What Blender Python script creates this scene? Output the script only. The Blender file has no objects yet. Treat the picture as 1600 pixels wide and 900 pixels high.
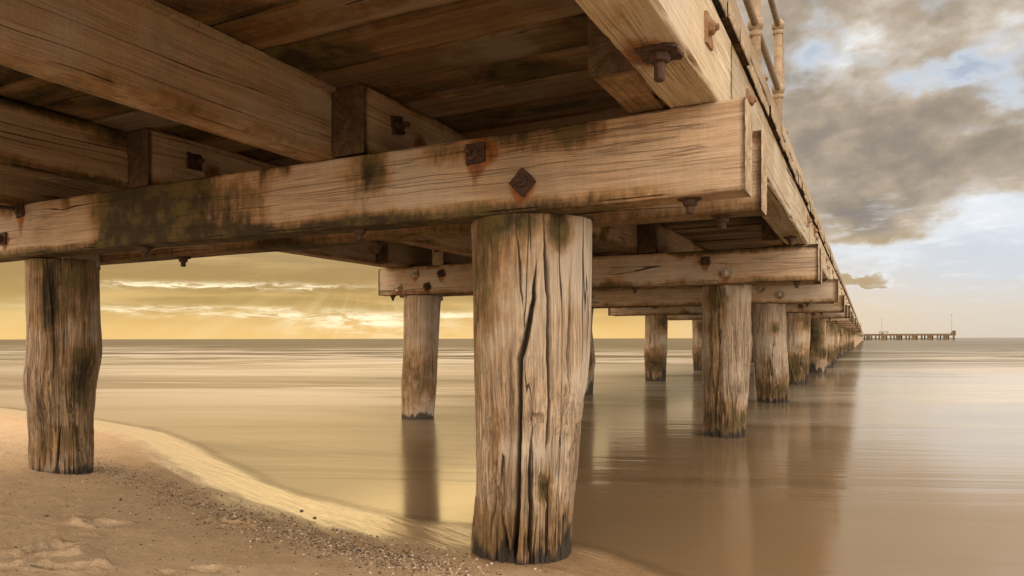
import bpy, math, random
import numpy as np
from mathutils import Matrix, Vector

random.seed(7)
rng = np.random.default_rng(7)
R = math.radians

# ------------------------------------------------------------------ camera
F_PX, CX, HY, CZ = 1100.0, 800.0, 529.0, 0.88      # focal length, principal column, horizon row, eye height above the water
YAW = R(26.63)
S_, C_ = math.sin(YAW), math.cos(YAW)
scene = bpy.context.scene
col = scene.collection
cam_d = bpy.data.cameras.new("camera")
cam = bpy.data.objects.new("camera", cam_d)
col.objects.link(cam)
cam_d.sensor_width = 36.0
cam_d.lens = F_PX / 1600.0 * 36.0
cam_d.shift_y = (HY - 450.0) / 1600.0
cam_d.clip_start = 0.05
cam_d.clip_end = 60000.0
cam.location = (0, 0, CZ)
cam.rotation_euler = (R(90), R(0.1), YAW)
scene.camera = cam

# ------------------------------------------------------------------ light, exposure
scene.view_settings.view_transform = 'Standard'
scene.view_settings.look = 'None'
scene.view_settings.exposure = 0.12
scene.view_settings.gamma = 1.0
scene.view_settings.use_curve_mapping = False
scene.cycles.use_denoising = True
scene.cycles.max_bounces = 8
scene.cycles.diffuse_bounces = 4
scene.cycles.sample_clamp_indirect = 6.0

SUN_AZ, SUN_EL = -39.0, 13.0                        # degrees from +Y (right positive), above the horizon
SKY_FRONT, SKY_BACK = 1.0, 2.9
sun_d = bpy.data.lights.new("sun", 'SUN')
sun_d.energy = 0.5
sun_d.angle = R(110)
sun_d.color = (1.0, 0.84, 0.58)
sun = bpy.data.objects.new("sun", sun_d)
col.objects.link(sun)
sun_dir = Vector((math.sin(R(SUN_AZ)) * math.cos(R(SUN_EL)), math.cos(R(SUN_AZ)) * math.cos(R(SUN_EL)), math.sin(R(SUN_EL))))
sun.rotation_euler = (-sun_dir).to_track_quat('-Z', 'Y').to_euler()
sun.location = sun_dir * 50


class Nodes:
    """small helper to write node trees as expressions"""
    def __init__(self, tree):
        self.t = tree
        self.n = tree.nodes
        self.l = tree.links

    def put(self, sock, v):
        if isinstance(v, bpy.types.NodeSocket):
            self.l.new(v, sock)
        elif isinstance(v, (tuple, list)):
            sock.default_value = tuple(v) + (1.0,) if (sock.type == 'RGBA' and len(v) == 3) else tuple(v)
        else:
            sock.default_value = v

    def m(self, op, a, b=None, c=None, clamp=False):
        n = self.n.new('ShaderNodeMath')
        n.operation = op
        n.use_clamp = clamp
        for i, v in enumerate((a, b, c)):
            if v is not None:
                self.put(n.inputs[i], v)
        return n.outputs[0]

    def v(self, op, a, b=None):
        n = self.n.new('ShaderNodeVectorMath')
        n.operation = op
        self.put(n.inputs[0], a)
        if b is not None:
            self.put(n.inputs[1], b)
        return n.outputs['Value'] if op in ('DOT_PRODUCT', 'LENGTH') else n.outputs[0]

    def sep(self, a):
        n = self.n.new('ShaderNodeSeparateXYZ')
        self.put(n.inputs[0], a)
        return n.outputs

    def xyz(self, x, y, z):
        n = self.n.new('ShaderNodeCombineXYZ')
        for i, v in enumerate((x, y, z)):
            self.put(n.inputs[i], v)
        return n.outputs[0]

    def step(self, a, lo, hi, o0=0.0, o1=1.0):
        n = self.n.new('ShaderNodeMapRange')
        n.interpolation_type = 'SMOOTHSTEP'
        self.put(n.inputs[0], a)
        for i, v in enumerate((lo, hi, o0, o1)):
            self.put(n.inputs[i + 1], v)
        return n.outputs[0]

    def noise(self, vec, scale=1.0, detail=4.0, rough=0.55, dist=0.0, color=False):
        n = self.n.new('ShaderNodeTexNoise')
        self.put(n.inputs['Vector'], vec)
        n.inputs['Scale'].default_value = scale
        n.inputs['Detail'].default_value = detail
        n.inputs['Roughness'].default_value = rough
        n.inputs['Distortion'].default_value = dist
        return n.outputs['Color'] if color else n.outputs['Fac']

    def voronoi(self, vec, scale, feature='F1', rnd=1.0):
        n = self.n.new('ShaderNodeTexVoronoi')
        n.feature = feature
        self.put(n.inputs['Vector'], vec)
        n.inputs['Scale'].default_value = scale
        n.inputs['Randomness'].default_value = rnd
        return n.outputs['Distance']

    def mix(self, f, a, b, blend='MIX'):
        n = self.n.new('ShaderNodeMix')
        n.data_type = 'RGBA'
        n.blend_type = blend
        self.put(n.inputs[0], f)
        self.put(n.inputs[6], a)
        self.put(n.inputs[7], b)
        return n.outputs[2]

    def ramp(self, f, stops):
        n = self.n.new('ShaderNodeValToRGB')
        el = n.color_ramp.elements
        while len(el) < len(stops):
            el.new(0.5)
        for e, (p, c) in zip(el, stops):
            e.position = p
            e.color = tuple(c) + (1.0,)
        self.put(n.inputs[0], f)
        return n.outputs[0]

    def bump(self, h, strength=0.3, dist=0.01, normal=None):
        n = self.n.new('ShaderNodeBump')
        n.inputs['Strength'].default_value = strength
        n.inputs['Distance'].default_value = dist
        self.put(n.inputs['Height'], h)
        if normal is not None:
            self.put(n.inputs['Normal'], normal)
        return n.outputs[0]


def ray(px, py):
    """direction of a photograph pixel (used to measure the place)"""
    u, v = (px - CX) / F_PX, (HY - py) / F_PX
    return Vector((u * C_ - S_, u * S_ + C_, v))


def on_plane(px, py, axis, val):
    d = ray(px, py)
    o = Vector((0, 0, CZ))
    t = (val - o[axis]) / d[axis]
    return o + d * t


def ae(px, py):
    d = ray(px, py).normalized()
    return math.degrees(math.atan2(d.x, d.y)), math.degrees(math.asin(d.z))


def build_world():
    w = bpy.data.worlds.new("World")
    scene.world = w
    w.use_nodes = True
    t = w.node_tree
    t.nodes.clear()
    g = Nodes(t)
    out = t.nodes.new('ShaderNodeOutputWorld')
    bg = t.nodes.new('ShaderNodeBackground')
    t.links.new(bg.outputs[0], out.inputs[0])
    sky = t.nodes.new('ShaderNodeTexSky')
    sky.sky_type = 'NISHITA'
    sky.sun_disc = False
    sky.sun_elevation = R(SUN_EL)
    sky.sun_rotation = R(SUN_AZ)
    sky.dust_density = 3.0
    nish = g.v('SCALE', sky.outputs[0])
    nish.node.inputs['Scale'].default_value = 0.10
    D = t.nodes.new('ShaderNodeTexCoord').outputs['Generated']
    x, y, z = g.sep(D)
    az = g.m('MULTIPLY', g.m('ARCTAN2', x, y), 180 / math.pi)
    el = g.m('MULTIPLY', g.m('ARCSINE', z), 180 / math.pi)
    # clouds live on a plane overhead, so they flatten towards the horizon
    zz = g.m('ADD', g.m('MAXIMUM', z, 0.0), 0.10)
    P = g.xyz(g.m('DIVIDE', x, zz), g.m('DIVIDE', y, zz), 0.0)
    Q = g.xyz(g.m('MULTIPLY', az, .22), g.m('MULTIPLY', el, .34), 0.0)
    n1 = g.noise(g.v('ADD', Q, (3.1, 1.7, 0.4)), .75, 6, 0.55, 0.3)
    n2 = g.noise(g.v('ADD', Q, (9.3, 4.2, 2.0)), 1.0, 5, 0.52, 0.2)
    nb = g.noise(g.v('ADD', P, (1.3, 8.2, 5.0)), 0.8, 3, 0.5, 0.0)
    # ragged coordinates for the individual clouds
    wob = g.noise(g.xyz(g.m('MULTIPLY', az, 0.26), g.m('MULTIPLY', el, 0.50), 2.0), 1.0, 5, 0.55, color=True)
    wr, wg, _ = g.sep(wob)
    azw = g.m('ADD', az, g.m('MULTIPLY', g.m('SUBTRACT', wr, 0.5), 7.0))
    elw = g.m('ADD', el, g.m('MULTIPLY', g.m('SUBTRACT', wg, 0.5), 3.6))

    def blob(px, py, sa, se, amp=1.0, raw=False):
        a0, e0 = ae(px, py)
        da = g.m('DIVIDE', g.m('SUBTRACT', az if raw else azw, a0), sa)
        de = g.m('DIVIDE', g.m('SUBTRACT', el if raw else elw, e0), se)
        r = g.m('EXPONENT', g.m('MULTIPLY', g.m('ADD', g.m('MULTIPLY', da, da), g.m('MULTIPLY', de, de)), -1.0))
        return r if amp == 1.0 else g.m('MULTIPLY', r, amp)

    def total(*a):
        r = a[0]
        for q in a[1:]:
            r = g.m('ADD', r, q)
        return r

    e01 = g.m('DIVIDE', el, 40.0, clamp=True)
    clear = g.ramp(e01, [(0.0, (.72, .63, .51)), (.05, (.73, .66, .57)), (.11, (.65, .68, .73)), (.20, (.58, .65, .76)),
                         (.45, (.42, .48, .58)), (1.0, (.34, .42, .56))])
    clear = g.mix(0.10, clear, nish)
    near_pier = g.m('MULTIPLY', g.step(az, 9.0, -6.0), g.step(el, 9.0, 1.0))
    clear = g.mix(g.m('MULTIPLY', near_pier, .6), clear, (.76, .58, .36))
    gold = g.ramp(e01, [(0.0, (.86, .55, .20)), (.05, (.76, .48, .17)), (.10, (.58, .39, .145)), (.17, (.53, .37, .165)), (.26, (.74, .53, .25)),
                        (.45, (.66, .52, .32)), (1.0, (.5, .44, .36))])
    gm = g.m('MULTIPLY', g.step(az, -3.0, -18.0), g.step(az, -125.0, -85.0))
    base = g.mix(gm, clear, gold)
    # ---- cloud cover away from the sun: none low down, soft and broken higher up
    soft = g.noise(g.v('ADD', Q, (5.1, 1.7, 0.4)), 1.1, 5, 0.52, 0.3)
    cov = total(g.m('MULTIPLY', g.m('SUBTRACT', soft, 0.5), 1.3), 0.5, g.step(el, 8.0, 11.6, -0.75, 0.32), blob(1520, 275, 5.5, 1.7, .55),
                blob(1365, 345, 6.8, 2.2, 1.15), blob(1290, 365, 3.0, 1.1, .4), blob(1290, 290, 6.5, 4.0, .5), blob(1340, 437, 2.2, .55, 1.7),
                blob(1500, 114, 3.0, .55, -.62), blob(1590, 150, 1.6, 1.2, -.40), blob(1262, 80, 1.2, .8, -.35))
    cm = g.step(cov, 0.36, 0.86)
    rim = g.m('MULTIPLY', g.step(cov, 0.10, 0.46), g.m('SUBTRACT', 1.0, g.step(cov, 0.48, 0.90)))
    n4 = g.noise(g.v('ADD', Q, (2.3, 7.2, 4.0)), 2.6, 5, .55, .3)
    dark = total(g.m('MULTIPLY', g.m('SUBTRACT', n4, 0.5), -.55), g.m('MULTIPLY', g.m('SUBTRACT', n2, 0.5), -1.3), g.m('MULTIPLY', g.m('SUBTRACT', n1, 0.5), -.7), .40,
                 blob(1282, 225, 4.6, 3.0, .42), blob(1390, 335, 6.5, 1.7, .40), blob(1485, 185, 4.0, 2.6, .38), blob(1340, 437, 2.2, .6, .3),
                 blob(1240, 30, 3.0, 5.0, .22), blob(1540, 255, 5.0, 1.2, .15),
                 blob(1300, 100, 1.4, .9, -.50), blob(1335, 70, 3.2, 1.8, -.12), blob(1545, 70, 4.0, 1.6, -.24), blob(1410, 150, 2.6, 1.2, -.22), blob(1415, 25, 5, 1.2, .15))
    tone = g.ramp(g.m('ADD', dark, 0.0, clamp=True), [(0.0, (.80, .78, .75)), (.25, (.58, .50, .41)), (.5, (.43, .35, .265)), (.78, (.31, .258, .205)), (1.0, (.25, .222, .20))])
    low_edge = g.m('MULTIPLY', g.step(el, 13.0, 8.6), g.step(cov, 1.15, .7))
    tone = g.mix(g.m('MAXIMUM', g.m('MULTIPLY', low_edge, .75), g.m('MULTIPLY', g.step(el, 8.0, 6.0), .9)), tone, (.50, .37, .21))
    skyc = g.mix(cm, base, tone)
    skyc = g.mix(g.m('MULTIPLY', rim, .30), skyc, (.88, .90, .90))
    # thin white wisps low on the right
    wn = g.noise(g.xyz(g.m('MULTIPLY', az, 0.35), g.m('MULTIPLY', el, 1.3), 7.0), 1.0, 6, 0.6)
    wisp = g.m('MULTIPLY', g.step(wn, .50, .68), g.m('MULTIPLY', g.step(el, 1.5, 4.5), g.step(el, 12.0, 8.0)))
    wisp = total(g.m('MULTIPLY', wisp, .30), blob(1550, 335, 3.4, 1.3, .65), blob(1370, 402, 2.6, .5, .5))
    wisp = g.m('MULTIPLY', wisp, g.m('SUBTRACT', 1.0, gm), clamp=True)
    skyc = g.mix(wisp, skyc, (.88, .89, .90))
    # ---- banded clouds over the sun side
    bn = g.noise(g.xyz(g.m('MULTIPLY', az, 0.085), g.m('MULTIPLY', el, 0.80), 1.0), 1.0, 6, 0.6, 0.3)
    bands = g.m('MULTIPLY', g.step(bn, .30, .54), g.step(el, .6, 3.0))
    bandc = g.ramp(g.m('DIVIDE', el, 16.0, clamp=True), [(0.0, (.58, .39, .13)), (.25, (.41, .265, .095)), (.45, (.345, .24, .12)), (1.0, (.46, .37, .25))])
    lowsky = g.mix(g.m('MULTIPLY', bands, .92), base, bandc)
    sn = g.noise(g.xyz(g.m('MULTIPLY', az, 0.34), g.m('MULTIPLY', el, 1.7), 4.0), 1.0, 6, 0.65, 0.6)
    elr = g.m('ADD', el, g.m('MULTIPLY', g.m('SUBTRACT', sn, .5), 1.5))

    def slit(px, py, sa, se, amp):
        a0, e0 = ae(px, py)
        da = g.m('DIVIDE', g.m('SUBTRACT', az, a0), sa)
        de = g.m('DIVIDE', g.m('SUBTRACT', elr, e0), se)
        r = g.m('EXPONENT', g.m('MULTIPLY', g.m('ADD', g.m('MULTIPLY', da, da), g.m('MULTIPLY', de, de)), -1.0))
        return g.m('MULTIPLY', r, amp)
    sl = total(slit(600, 510, 8.0, .9, .38), slit(245, 443, 4.6, .22, 1.1), slit(440, 446, 5.2, .24, 1.2), slit(340, 479, 9.0, .13, .75), slit(470, 490, 8.0, .26, .9),
               slit(560, 500, 4.0, .40, 1.0), slit(180, 482, 5.0, .2, .7), slit(700, 490, 4.0, .22, .8))
    slm = g.m('MULTIPLY', sl, g.step(sn, .40, .60, .05, 1.05), clamp=True)
    lowsky = g.mix(slm, lowsky, (1.12, .95, .62))
    # rays fanning down from behind the clouds
    a0, e0 = ae(575, 375)
    ang = g.m('ARCTAN2', g.m('SUBTRACT', az, a0), g.m('SUBTRACT', e0, el))
    rn = g.noise(g.xyz(g.m('MULTIPLY', ang, 3.6), 0.0, 0.0), 1.0, 3, 0.6)
    rays = g.m('MULTIPLY', g.step(rn, .42, .70), g.m('MULTIPLY', g.step(el, 4.4, 2.0), g.step(el, 0.0, 1.2, .8, 1.0)))
    lowsky = g.mix(g.m('MULTIPLY', rays, .30, clamp=True), lowsky, (1.0, .78, .40))
    # bright core hidden behind the headstock
    glow = g.m('EXPONENT', g.m('MULTIPLY', g.m('ADD', g.m('POWER', g.m('DIVIDE', g.m('SUBTRACT', az, SUN_AZ), 20.0), 2.0),
                                             g.m('POWER', g.m('DIVIDE', g.m('SUBTRACT', el, SUN_EL + .5), 3.6), 2.0)), -1.0))
    gl = g.v('SCALE', (3.2, 2.1, .74))
    t.links.new(glow, gl.node.inputs['Scale'])
    lowsky = g.v('ADD', lowsky, gl)
    skyc = g.mix(gm, skyc, lowsky)
    # unseen sky overhead and behind the camera, brightened to light the timbers
    fwd = g.v('DOT_PRODUCT', D, (-S_, C_, 0.0))
    back = g.m('MAXIMUM', g.step(fwd, 0.35, -0.5), g.step(el, 26.0, 50.0, 0.0, .55))
    right = g.m('MULTIPLY', g.step(x, 0.25, 0.9), g.step(el, 3.0, 18.0))
    back = g.m('MAXIMUM', back, g.m('MULTIPLY', right, .8))
    backc = g.mix(nb, (SKY_BACK * .82, SKY_BACK * .67, SKY_BACK * .52), (SKY_BACK * 1.05, SKY_BACK * .90, SKY_BACK * .74))
    lowb = g.m('MULTIPLY', g.step(el, 38.0, 6.0), g.step(fwd, .1, -.5))
    left = g.step(x, .3, -.8)
    backc = g.mix(g.m('MULTIPLY', left, .7), backc, (SKY_BACK * 1.05, SKY_BACK * .74, SKY_BACK * .44))
    bs = g.v('SCALE', backc)
    t.links.new(g.m('ADD', 1.0, g.m('MULTIPLY', lowb, .95)), bs.node.inputs['Scale'])
    backc = bs
    skyc = g.mix(back, skyc, backc)
    g.put(bg.inputs[0], skyc)
    bg.inputs[1].default_value = SKY_FRONT
    w.cycles.sampling_method = 'MANUAL'
    w.cycles.sample_map_resolution = 1024


build_world()


# ------------------------------------------------------------------ numpy noise
def _h(ix, iy, iz, seed):
    h = (ix.astype(np.int64) * 374761393 + iy.astype(np.int64) * 668265263 + iz.astype(np.int64) * 2147483647 + seed * 974634777) & 0xFFFFFFFF
    h = ((h ^ (h >> 13)) * 1274126177) & 0xFFFFFFFF
    h = h ^ (h >> 16)
    return (h & 0xFFFFFF).astype(np.float64) / 0xFFFFFF


def vn(x, y, z=0.0, seed=0):
    x, y, z = np.broadcast_arrays(np.asarray(x, float), np.asarray(y, float), np.asarray(z, float))
    ix, iy, iz = np.floor(x), np.floor(y), np.floor(z)
    fx, fy, fz = x - ix, y - iy, z - iz
    fx, fy, fz = (f * f * (3 - 2 * f) for f in (fx, fy, fz))
    r = 0
    for a in (0, 1):
        wx = fx if a else 1 - fx
        for b in (0, 1):
            wy = fy if b else 1 - fy
            for c in (0, 1):
                wz = fz if c else 1 - fz
                r = r + wx * wy * wz * _h(ix + a, iy + b, iz + c, seed)
    return r


def fbm(x, y, z=0.0, o=4, seed=0):
    s, a, t = 0, 1.0, 0.0
    for i in range(o):
        s = s + a * vn(x * 2 ** i, y * 2 ** i, np.asarray(z) * 2 ** i, seed + 17 * i)
        t += a
        a *= .5
    return s / t


def ss(x, a, b):
    t = np.clip((x - a) / (b - a), 0, 1)
    return t * t * (3 - 2 * t)


def vor(x, y, seed=0):
    """F2 - F1 of a jittered grid"""
    ix, iy = np.floor(x), np.floor(y)
    d1 = np.full(x.shape, 9.0)
    d2 = np.full(x.shape, 9.0)
    z0 = np.zeros_like(ix)
    for a in (-1, 0, 1):
        for b in (-1, 0, 1):
            cx = ix + a + .15 + .7 * _h(ix + a, iy + b, z0, seed)
            cy = iy + b + .15 + .7 * _h(ix + a, iy + b, z0, seed + 5)
            d = np.hypot(cx - x, cy - y)
            d2 = np.where(d < d1, d1, np.minimum(d2, d))
            d1 = np.minimum(d1, d)
    return d2 - d1


# ------------------------------------------------------------------ mesh helpers
def make_mesh(name, verts, faces, mats, mat_idx=None, smooth=True, attrs=None):
    """faces: list of int arrays shaped (n,3) or (n,4)"""
    me = bpy.data.meshes.new(name)
    verts = np.ascontiguousarray(verts, dtype=np.float32).reshape(-1, 3)
    faces = [np.asarray(f, dtype=np.int32) for f in faces if len(f)]
    me.vertices.add(len(verts))
    me.vertices.foreach_set('co', verts.ravel())
    loops = np.concatenate([f.ravel() for f in faces])
    tot = np.concatenate([np.full(len(f), f.shape[1], dtype=np.int32) for f in faces])
    start = np.concatenate([[0], np.cumsum(tot)[:-1]]).astype(np.int32)
    me.loops.add(len(loops))
    me.loops.foreach_set('vertex_index', loops)
    me.polygons.add(len(tot))
    me.polygons.foreach_set('loop_start', start)
    me.polygons.foreach_set('loop_total', tot)
    if mat_idx is not None:
        me.polygons.foreach_set('material_index', np.asarray(mat_idx, dtype=np.int32))
    me.polygons.foreach_set('use_smooth', np.full(len(tot), smooth))
    for m in (mats if isinstance(mats, (list, tuple)) else [mats]):
        me.materials.append(m)
    for k, a in (attrs or {}).items():
        a = np.asarray(a, dtype=np.float32)
        if a.ndim == 1:
            me.attributes.new(k, 'FLOAT', 'POINT').data.foreach_set('value', a)
        else:
            c = np.ones((len(a), 4), dtype=np.float32)
            c[:, :3] = a
            me.attributes.new(k, 'FLOAT_COLOR', 'POINT').data.foreach_set('color', c.ravel())
    me.update(calc_edges=True)
    me.validate()
    return me


class Shape:
    """collects boxes, tubes, balls and rings into ONE mesh"""
    def __init__(self):
        self.v, self.f = [], []

    def add(self, v, f):
        o = sum(len(a) for a in self.v)
        self.v.append(np.asarray(v, float))
        for q in f:
            self.f.append([i + o for i in q])

    def box(self, c, s, rot=None):
        c, s = Vector(c), Vector(s) / 2
        vs = []
        for k in ((-1, -1, -1), (1, -1, -1), (1, 1, -1), (-1, 1, -1), (-1, -1, 1), (1, -1, 1), (1, 1, 1), (-1, 1, 1)):
            p = Vector((k[0] * s.x, k[1] * s.y, k[2] * s.z))
            if rot:
                p = rot @ p
            vs.append(tuple(c + p))
        self.add(vs, [(0, 3, 2, 1), (4, 5, 6, 7), (0, 1, 5, 4), (1, 2, 6, 5), (2, 3, 7, 6), (3, 0, 4, 7)])
        return self

    def tube(self, pts, r, n=12, caps=True):
        pts = [Vector(p) for p in pts]
        rs = r if isinstance(r, (list, tuple)) else [r] * len(pts)
        rings = []
        t0 = (pts[1] - pts[0]).normalized()
        up = Vector((0, 0, 1)) if abs(t0.z) < .9 else Vector((1, 0, 0))
        a = t0.cross(up).normalized()
        for i, p in enumerate(pts):
            t = (pts[min(i + 1, len(pts) - 1)] - pts[max(i - 1, 0)]).normalized()
            a = (a - t * a.dot(t)).normalized()
            b = t.cross(a)
            rings += [tuple(p + (a * math.cos(2 * math.pi * k / n) + b * math.sin(2 * math.pi * k / n)) * rs[i]) for k in range(n)]
        f = []
        for i in range(len(pts) - 1):
            for k in range(n):
                f.append((i * n + k, i * n + (k + 1) % n, (i + 1) * n + (k + 1) % n, (i + 1) * n + k))
        if caps:
            f.append(tuple(range(n - 1, -1, -1)))
            f.append(tuple((len(pts) - 1) * n + k for k in range(n)))
        self.add(rings, f)
        return self

    def ball(self, c, r, n=14, sq=1.0):
        c = Vector(c)
        v, f = [], []
        m = n // 2
        for i in range(1, m):
            th = math.pi * i / m
            for k in range(n):
                ph = 2 * math.pi * k / n
                v.append((c.x + r * math.sin(th) * math.cos(ph), c.y + r * math.sin(th) * math.sin(ph), c.z + r * sq * math.cos(th)))
        v += [(c.x, c.y, c.z + r * sq), (c.x, c.y, c.z - r * sq)]
        for i in range(m - 2):
            for k in range(n):
                f.append((i * n + k, (i + 1) * n + k, (i + 1) * n + (k + 1) % n, i * n + (k + 1) % n))
        T, B = len(v) - 2, len(v) - 1
        for k in range(n):
            f.append((T, k, (k + 1) % n))
            f.append((B, (m - 2) * n + (k + 1) % n, (m - 2) * n + k))
        self.add(v, f)
        return self

    def mesh(self, name, mat, smooth=False):
        me = bpy.data.meshes.new(name)
        me.from_pydata([tuple(p) for a in self.v for p in a], [], self.f)
        me.materials.append(mat)
        if smooth:
            me.polygons.foreach_set('use_smooth', [True] * len(me.polygons))
        me.update()
        return me


def link(name, me, mat4=None, parent=None, base=None, label=None):
    """one object; its world matrix is mat4 whatever its parent (base = the parent's world matrix)"""
    o = bpy.data.objects.new(name, me)
    col.objects.link(o)
    o.matrix_basis = mat4 if mat4 is not None else Matrix()
    if parent is not None:
        o.parent = parent
        o.matrix_parent_inverse = (base if base is not None else parent.matrix_basis).inverted()
    if label:
        o['label'] = label
    return o


def tag(o, label, cat=None, group=None, kind=None):
    o['label'] = label
    if cat:
        o['category'] = cat
    if group:
        o['group'] = group
    if kind:
        o['kind'] = kind
    return o


# ------------------------------------------------------------------ materials
def new_mat(name):
    m = bpy.data.materials.new(name)
    m.use_nodes = True
    t = m.node_tree
    b = t.nodes['Principled BSDF']
    return m, Nodes(t), b


def wood_mat(name, light, mid, dark, axis='X', crack=1.0, rough=.82, saw=True, blotch=.6, vary=(.76, 1.14), grain=.66):
    """weathered hardwood, grain along the local axis; stains come from the 'stain' attribute (rust, algae, tar)"""
    m, g, b = new_mat(name)
    tc = g.n.new('ShaderNodeTexCoord').outputs['Object']
    oi = g.n.new('ShaderNodeObjectInfo')
    rnd = oi.outputs['Random']
    off = g.xyz(g.m('MULTIPLY', rnd, 37.0), g.m('MULTIPLY', rnd, 91.0), g.m('MULTIPLY', rnd, 53.0))
    co = g.v('ADD', tc, off)
    warp = g.noise(co, 1.6, 3, .5, color=True)
    co2 = g.v('ADD', co, g.v('MULTIPLY', g.v('SUBTRACT', warp, (.5, .5, .5)), (.025, .025, .025)))

    def sc(along, across):
        return g.v('MULTIPLY', co2, (along, across, across) if axis == 'X' else (across, across, along))
    fine = g.noise(sc(3.0, 150.0), 1.0, 4, .7)
    micro = g.noise(co, 260.0, 3, .7)
    streak = g.noise(sc(.7, 28.0), 1.0, 5, .6)
    band = g.noise(sc(.5, 6.5), 1.0, 4, .55)
    blot = g.noise(co, 2.6, 6, .62, .3)
    f = g.m('ADD', g.m('MULTIPLY', streak, .55), g.m('MULTIPLY', band, .45))
    c = g.ramp(f, [(.28, dark), (.5, mid), (.70, light)])
    per = g.ramp(g.m('FRACT', g.m('MULTIPLY', rnd, 7.31)), [(0.0, (vary[0], vary[0], vary[0] * .98)), (1.0, (vary[1], vary[1], vary[1] * .98))])
    c = g.mix(1.0, c, per, 'MULTIPLY')
    gr = g.ramp(g.step(fine, .30, .70), [(0.0, (grain, grain * .97, grain * .94)), (1.0, (1.16, 1.16, 1.16))])
    c = g.mix(.9, c, gr, 'MULTIPLY')
    c = g.mix(.55, c, g.ramp(micro, [(.32, (.70, .68, .66)), (.68, (1.14, 1.14, 1.14))]), 'MULTIPLY')
    # weathering: grey and dirty patches of their own
    c = g.mix(g.m('MULTIPLY', g.step(blot, .50, .70), blotch * .75), c, tuple(x * .42 for x in mid))
    grey = g.noise(g.v('ADD', co, (5.0, 2.0, 9.0)), 1.9, 4, .55)
    lum = sum(light) / 3
    gq = g.m('ADD', .22, g.m('MULTIPLY', g.m('FRACT', g.m('MULTIPLY', rnd, 23.7)), .38))
    c = g.mix(g.m('MULTIPLY', g.step(grey, .46, .62), gq), c, (lum * 1.0, lum * .90, lum * .76))
    hgt = g.m('ADD', g.m('ADD', g.m('MULTIPLY', fine, .6), g.m('MULTIPLY', micro, .35)), g.m('MULTIPLY', streak, .9))
    if saw:
        sw = g.noise(g.v('MULTIPLY', co2, (75.0, 5.0, 5.0)), 1.0, 3, .6)
        c = g.mix(.35, c, g.ramp(sw, [(.3, (.80, .79, .78)), (.7, (1.1, 1.1, 1.1))]), 'MULTIPLY')
        hgt = g.m('ADD', hgt, g.m('MULTIPLY', sw, .35))
    # drying checks: thin wandering splits along the grain
    cn = g.noise(sc(.24, 8.5), 1.0, 3, .45, .05)
    cmask = g.noise(g.v('ADD', sc(.9, 3.0), (4.0, 8.0, 1.0)), 1.0, 2, .5)
    line = g.m('ABSOLUTE', g.m('SUBTRACT', cn, .5))
    ck = g.m('MULTIPLY', g.step(line, .0060 * crack, .0012), g.step(cmask, .50, .60))
    cn2 = g.noise(g.v('ADD', sc(.7, 30.0), (7.0, 3.0, 5.0)), 1.0, 2, .5, .05)
    ck2 = g.m('MULTIPLY', g.step(g.m('ABSOLUTE', g.m('SUBTRACT', cn2, .5)), .020 * crack, .004), g.step(cmask, .52, .40))
    ck = g.m('MAXIMUM', ck, g.m('MULTIPLY', ck2, .24))
    c = g.mix(g.m('MULTIPLY', ck, .9), c, (.022, .016, .011))
    hgt = g.m('SUBTRACT', hgt, g.m('MULTIPLY', ck, 3.2))
    at = g.n.new('ShaderNodeAttribute')
    at.attribute_name = 'stain'
    r_, a_, t_ = g.sep(at.outputs['Color'])
    br = g.noise(g.v('MULTIPLY', co, (30.0, 30.0, 9.0)), 1.0, 6, .7)
    big = g.noise(co, 7.0, 5, .65)
    brk = g.m('MULTIPLY', g.m('SUBTRACT', br, .5), 1.15)
    brk2 = g.m('MULTIPLY', g.m('SUBTRACT', big, .5), 1.1)
    och = g.m('MULTIPLY', g.step(g.m('ADD', a_, g.m('MULTIPLY', brk2, g.step(a_, .0, .15))), .02, .35), .75)
    c = g.mix(och, c, g.mix(1.0, c, (.80, .60, .36), 'MULTIPLY'))
    am = g.m('MULTIPLY', g.step(g.m('ADD', a_, g.m('MULTIPLY', g.m('ADD', brk, brk2), g.step(a_, .02, .25))), .08, .80), .95)
    alg = g.mix(g.step(big, .42, .62), (.022, .016, .008), (.085, .064, .020))
    c = g.mix(am, c, alg)
    rm = g.m('MULTIPLY', g.step(g.m('ADD', r_, g.m('MULTIPLY', brk, g.step(r_, .02, .2))), .15, .70), .88)
    c = g.mix(rm, c, g.mix(g.step(br, .35, .65), (.070, .022, .006), (.24, .085, .016)))
    tm = g.step(g.m('ADD', t_, g.m('MULTIPLY', brk, .30)), .22, .80)
    c = g.mix(g.m('MULTIPLY', tm, .92), c, (.022, .018, .016))
    g.put(b.inputs['Base Color'], c)
    g.put(b.inputs['Roughness'], g.m('ADD', rough, g.m('MULTIPLY', tm, -.3)))
    b.inputs['Specular IOR Level'].default_value = .25
    g.put(b.inputs['Normal'], g.bump(hgt, .95, .008))
    return m


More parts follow.
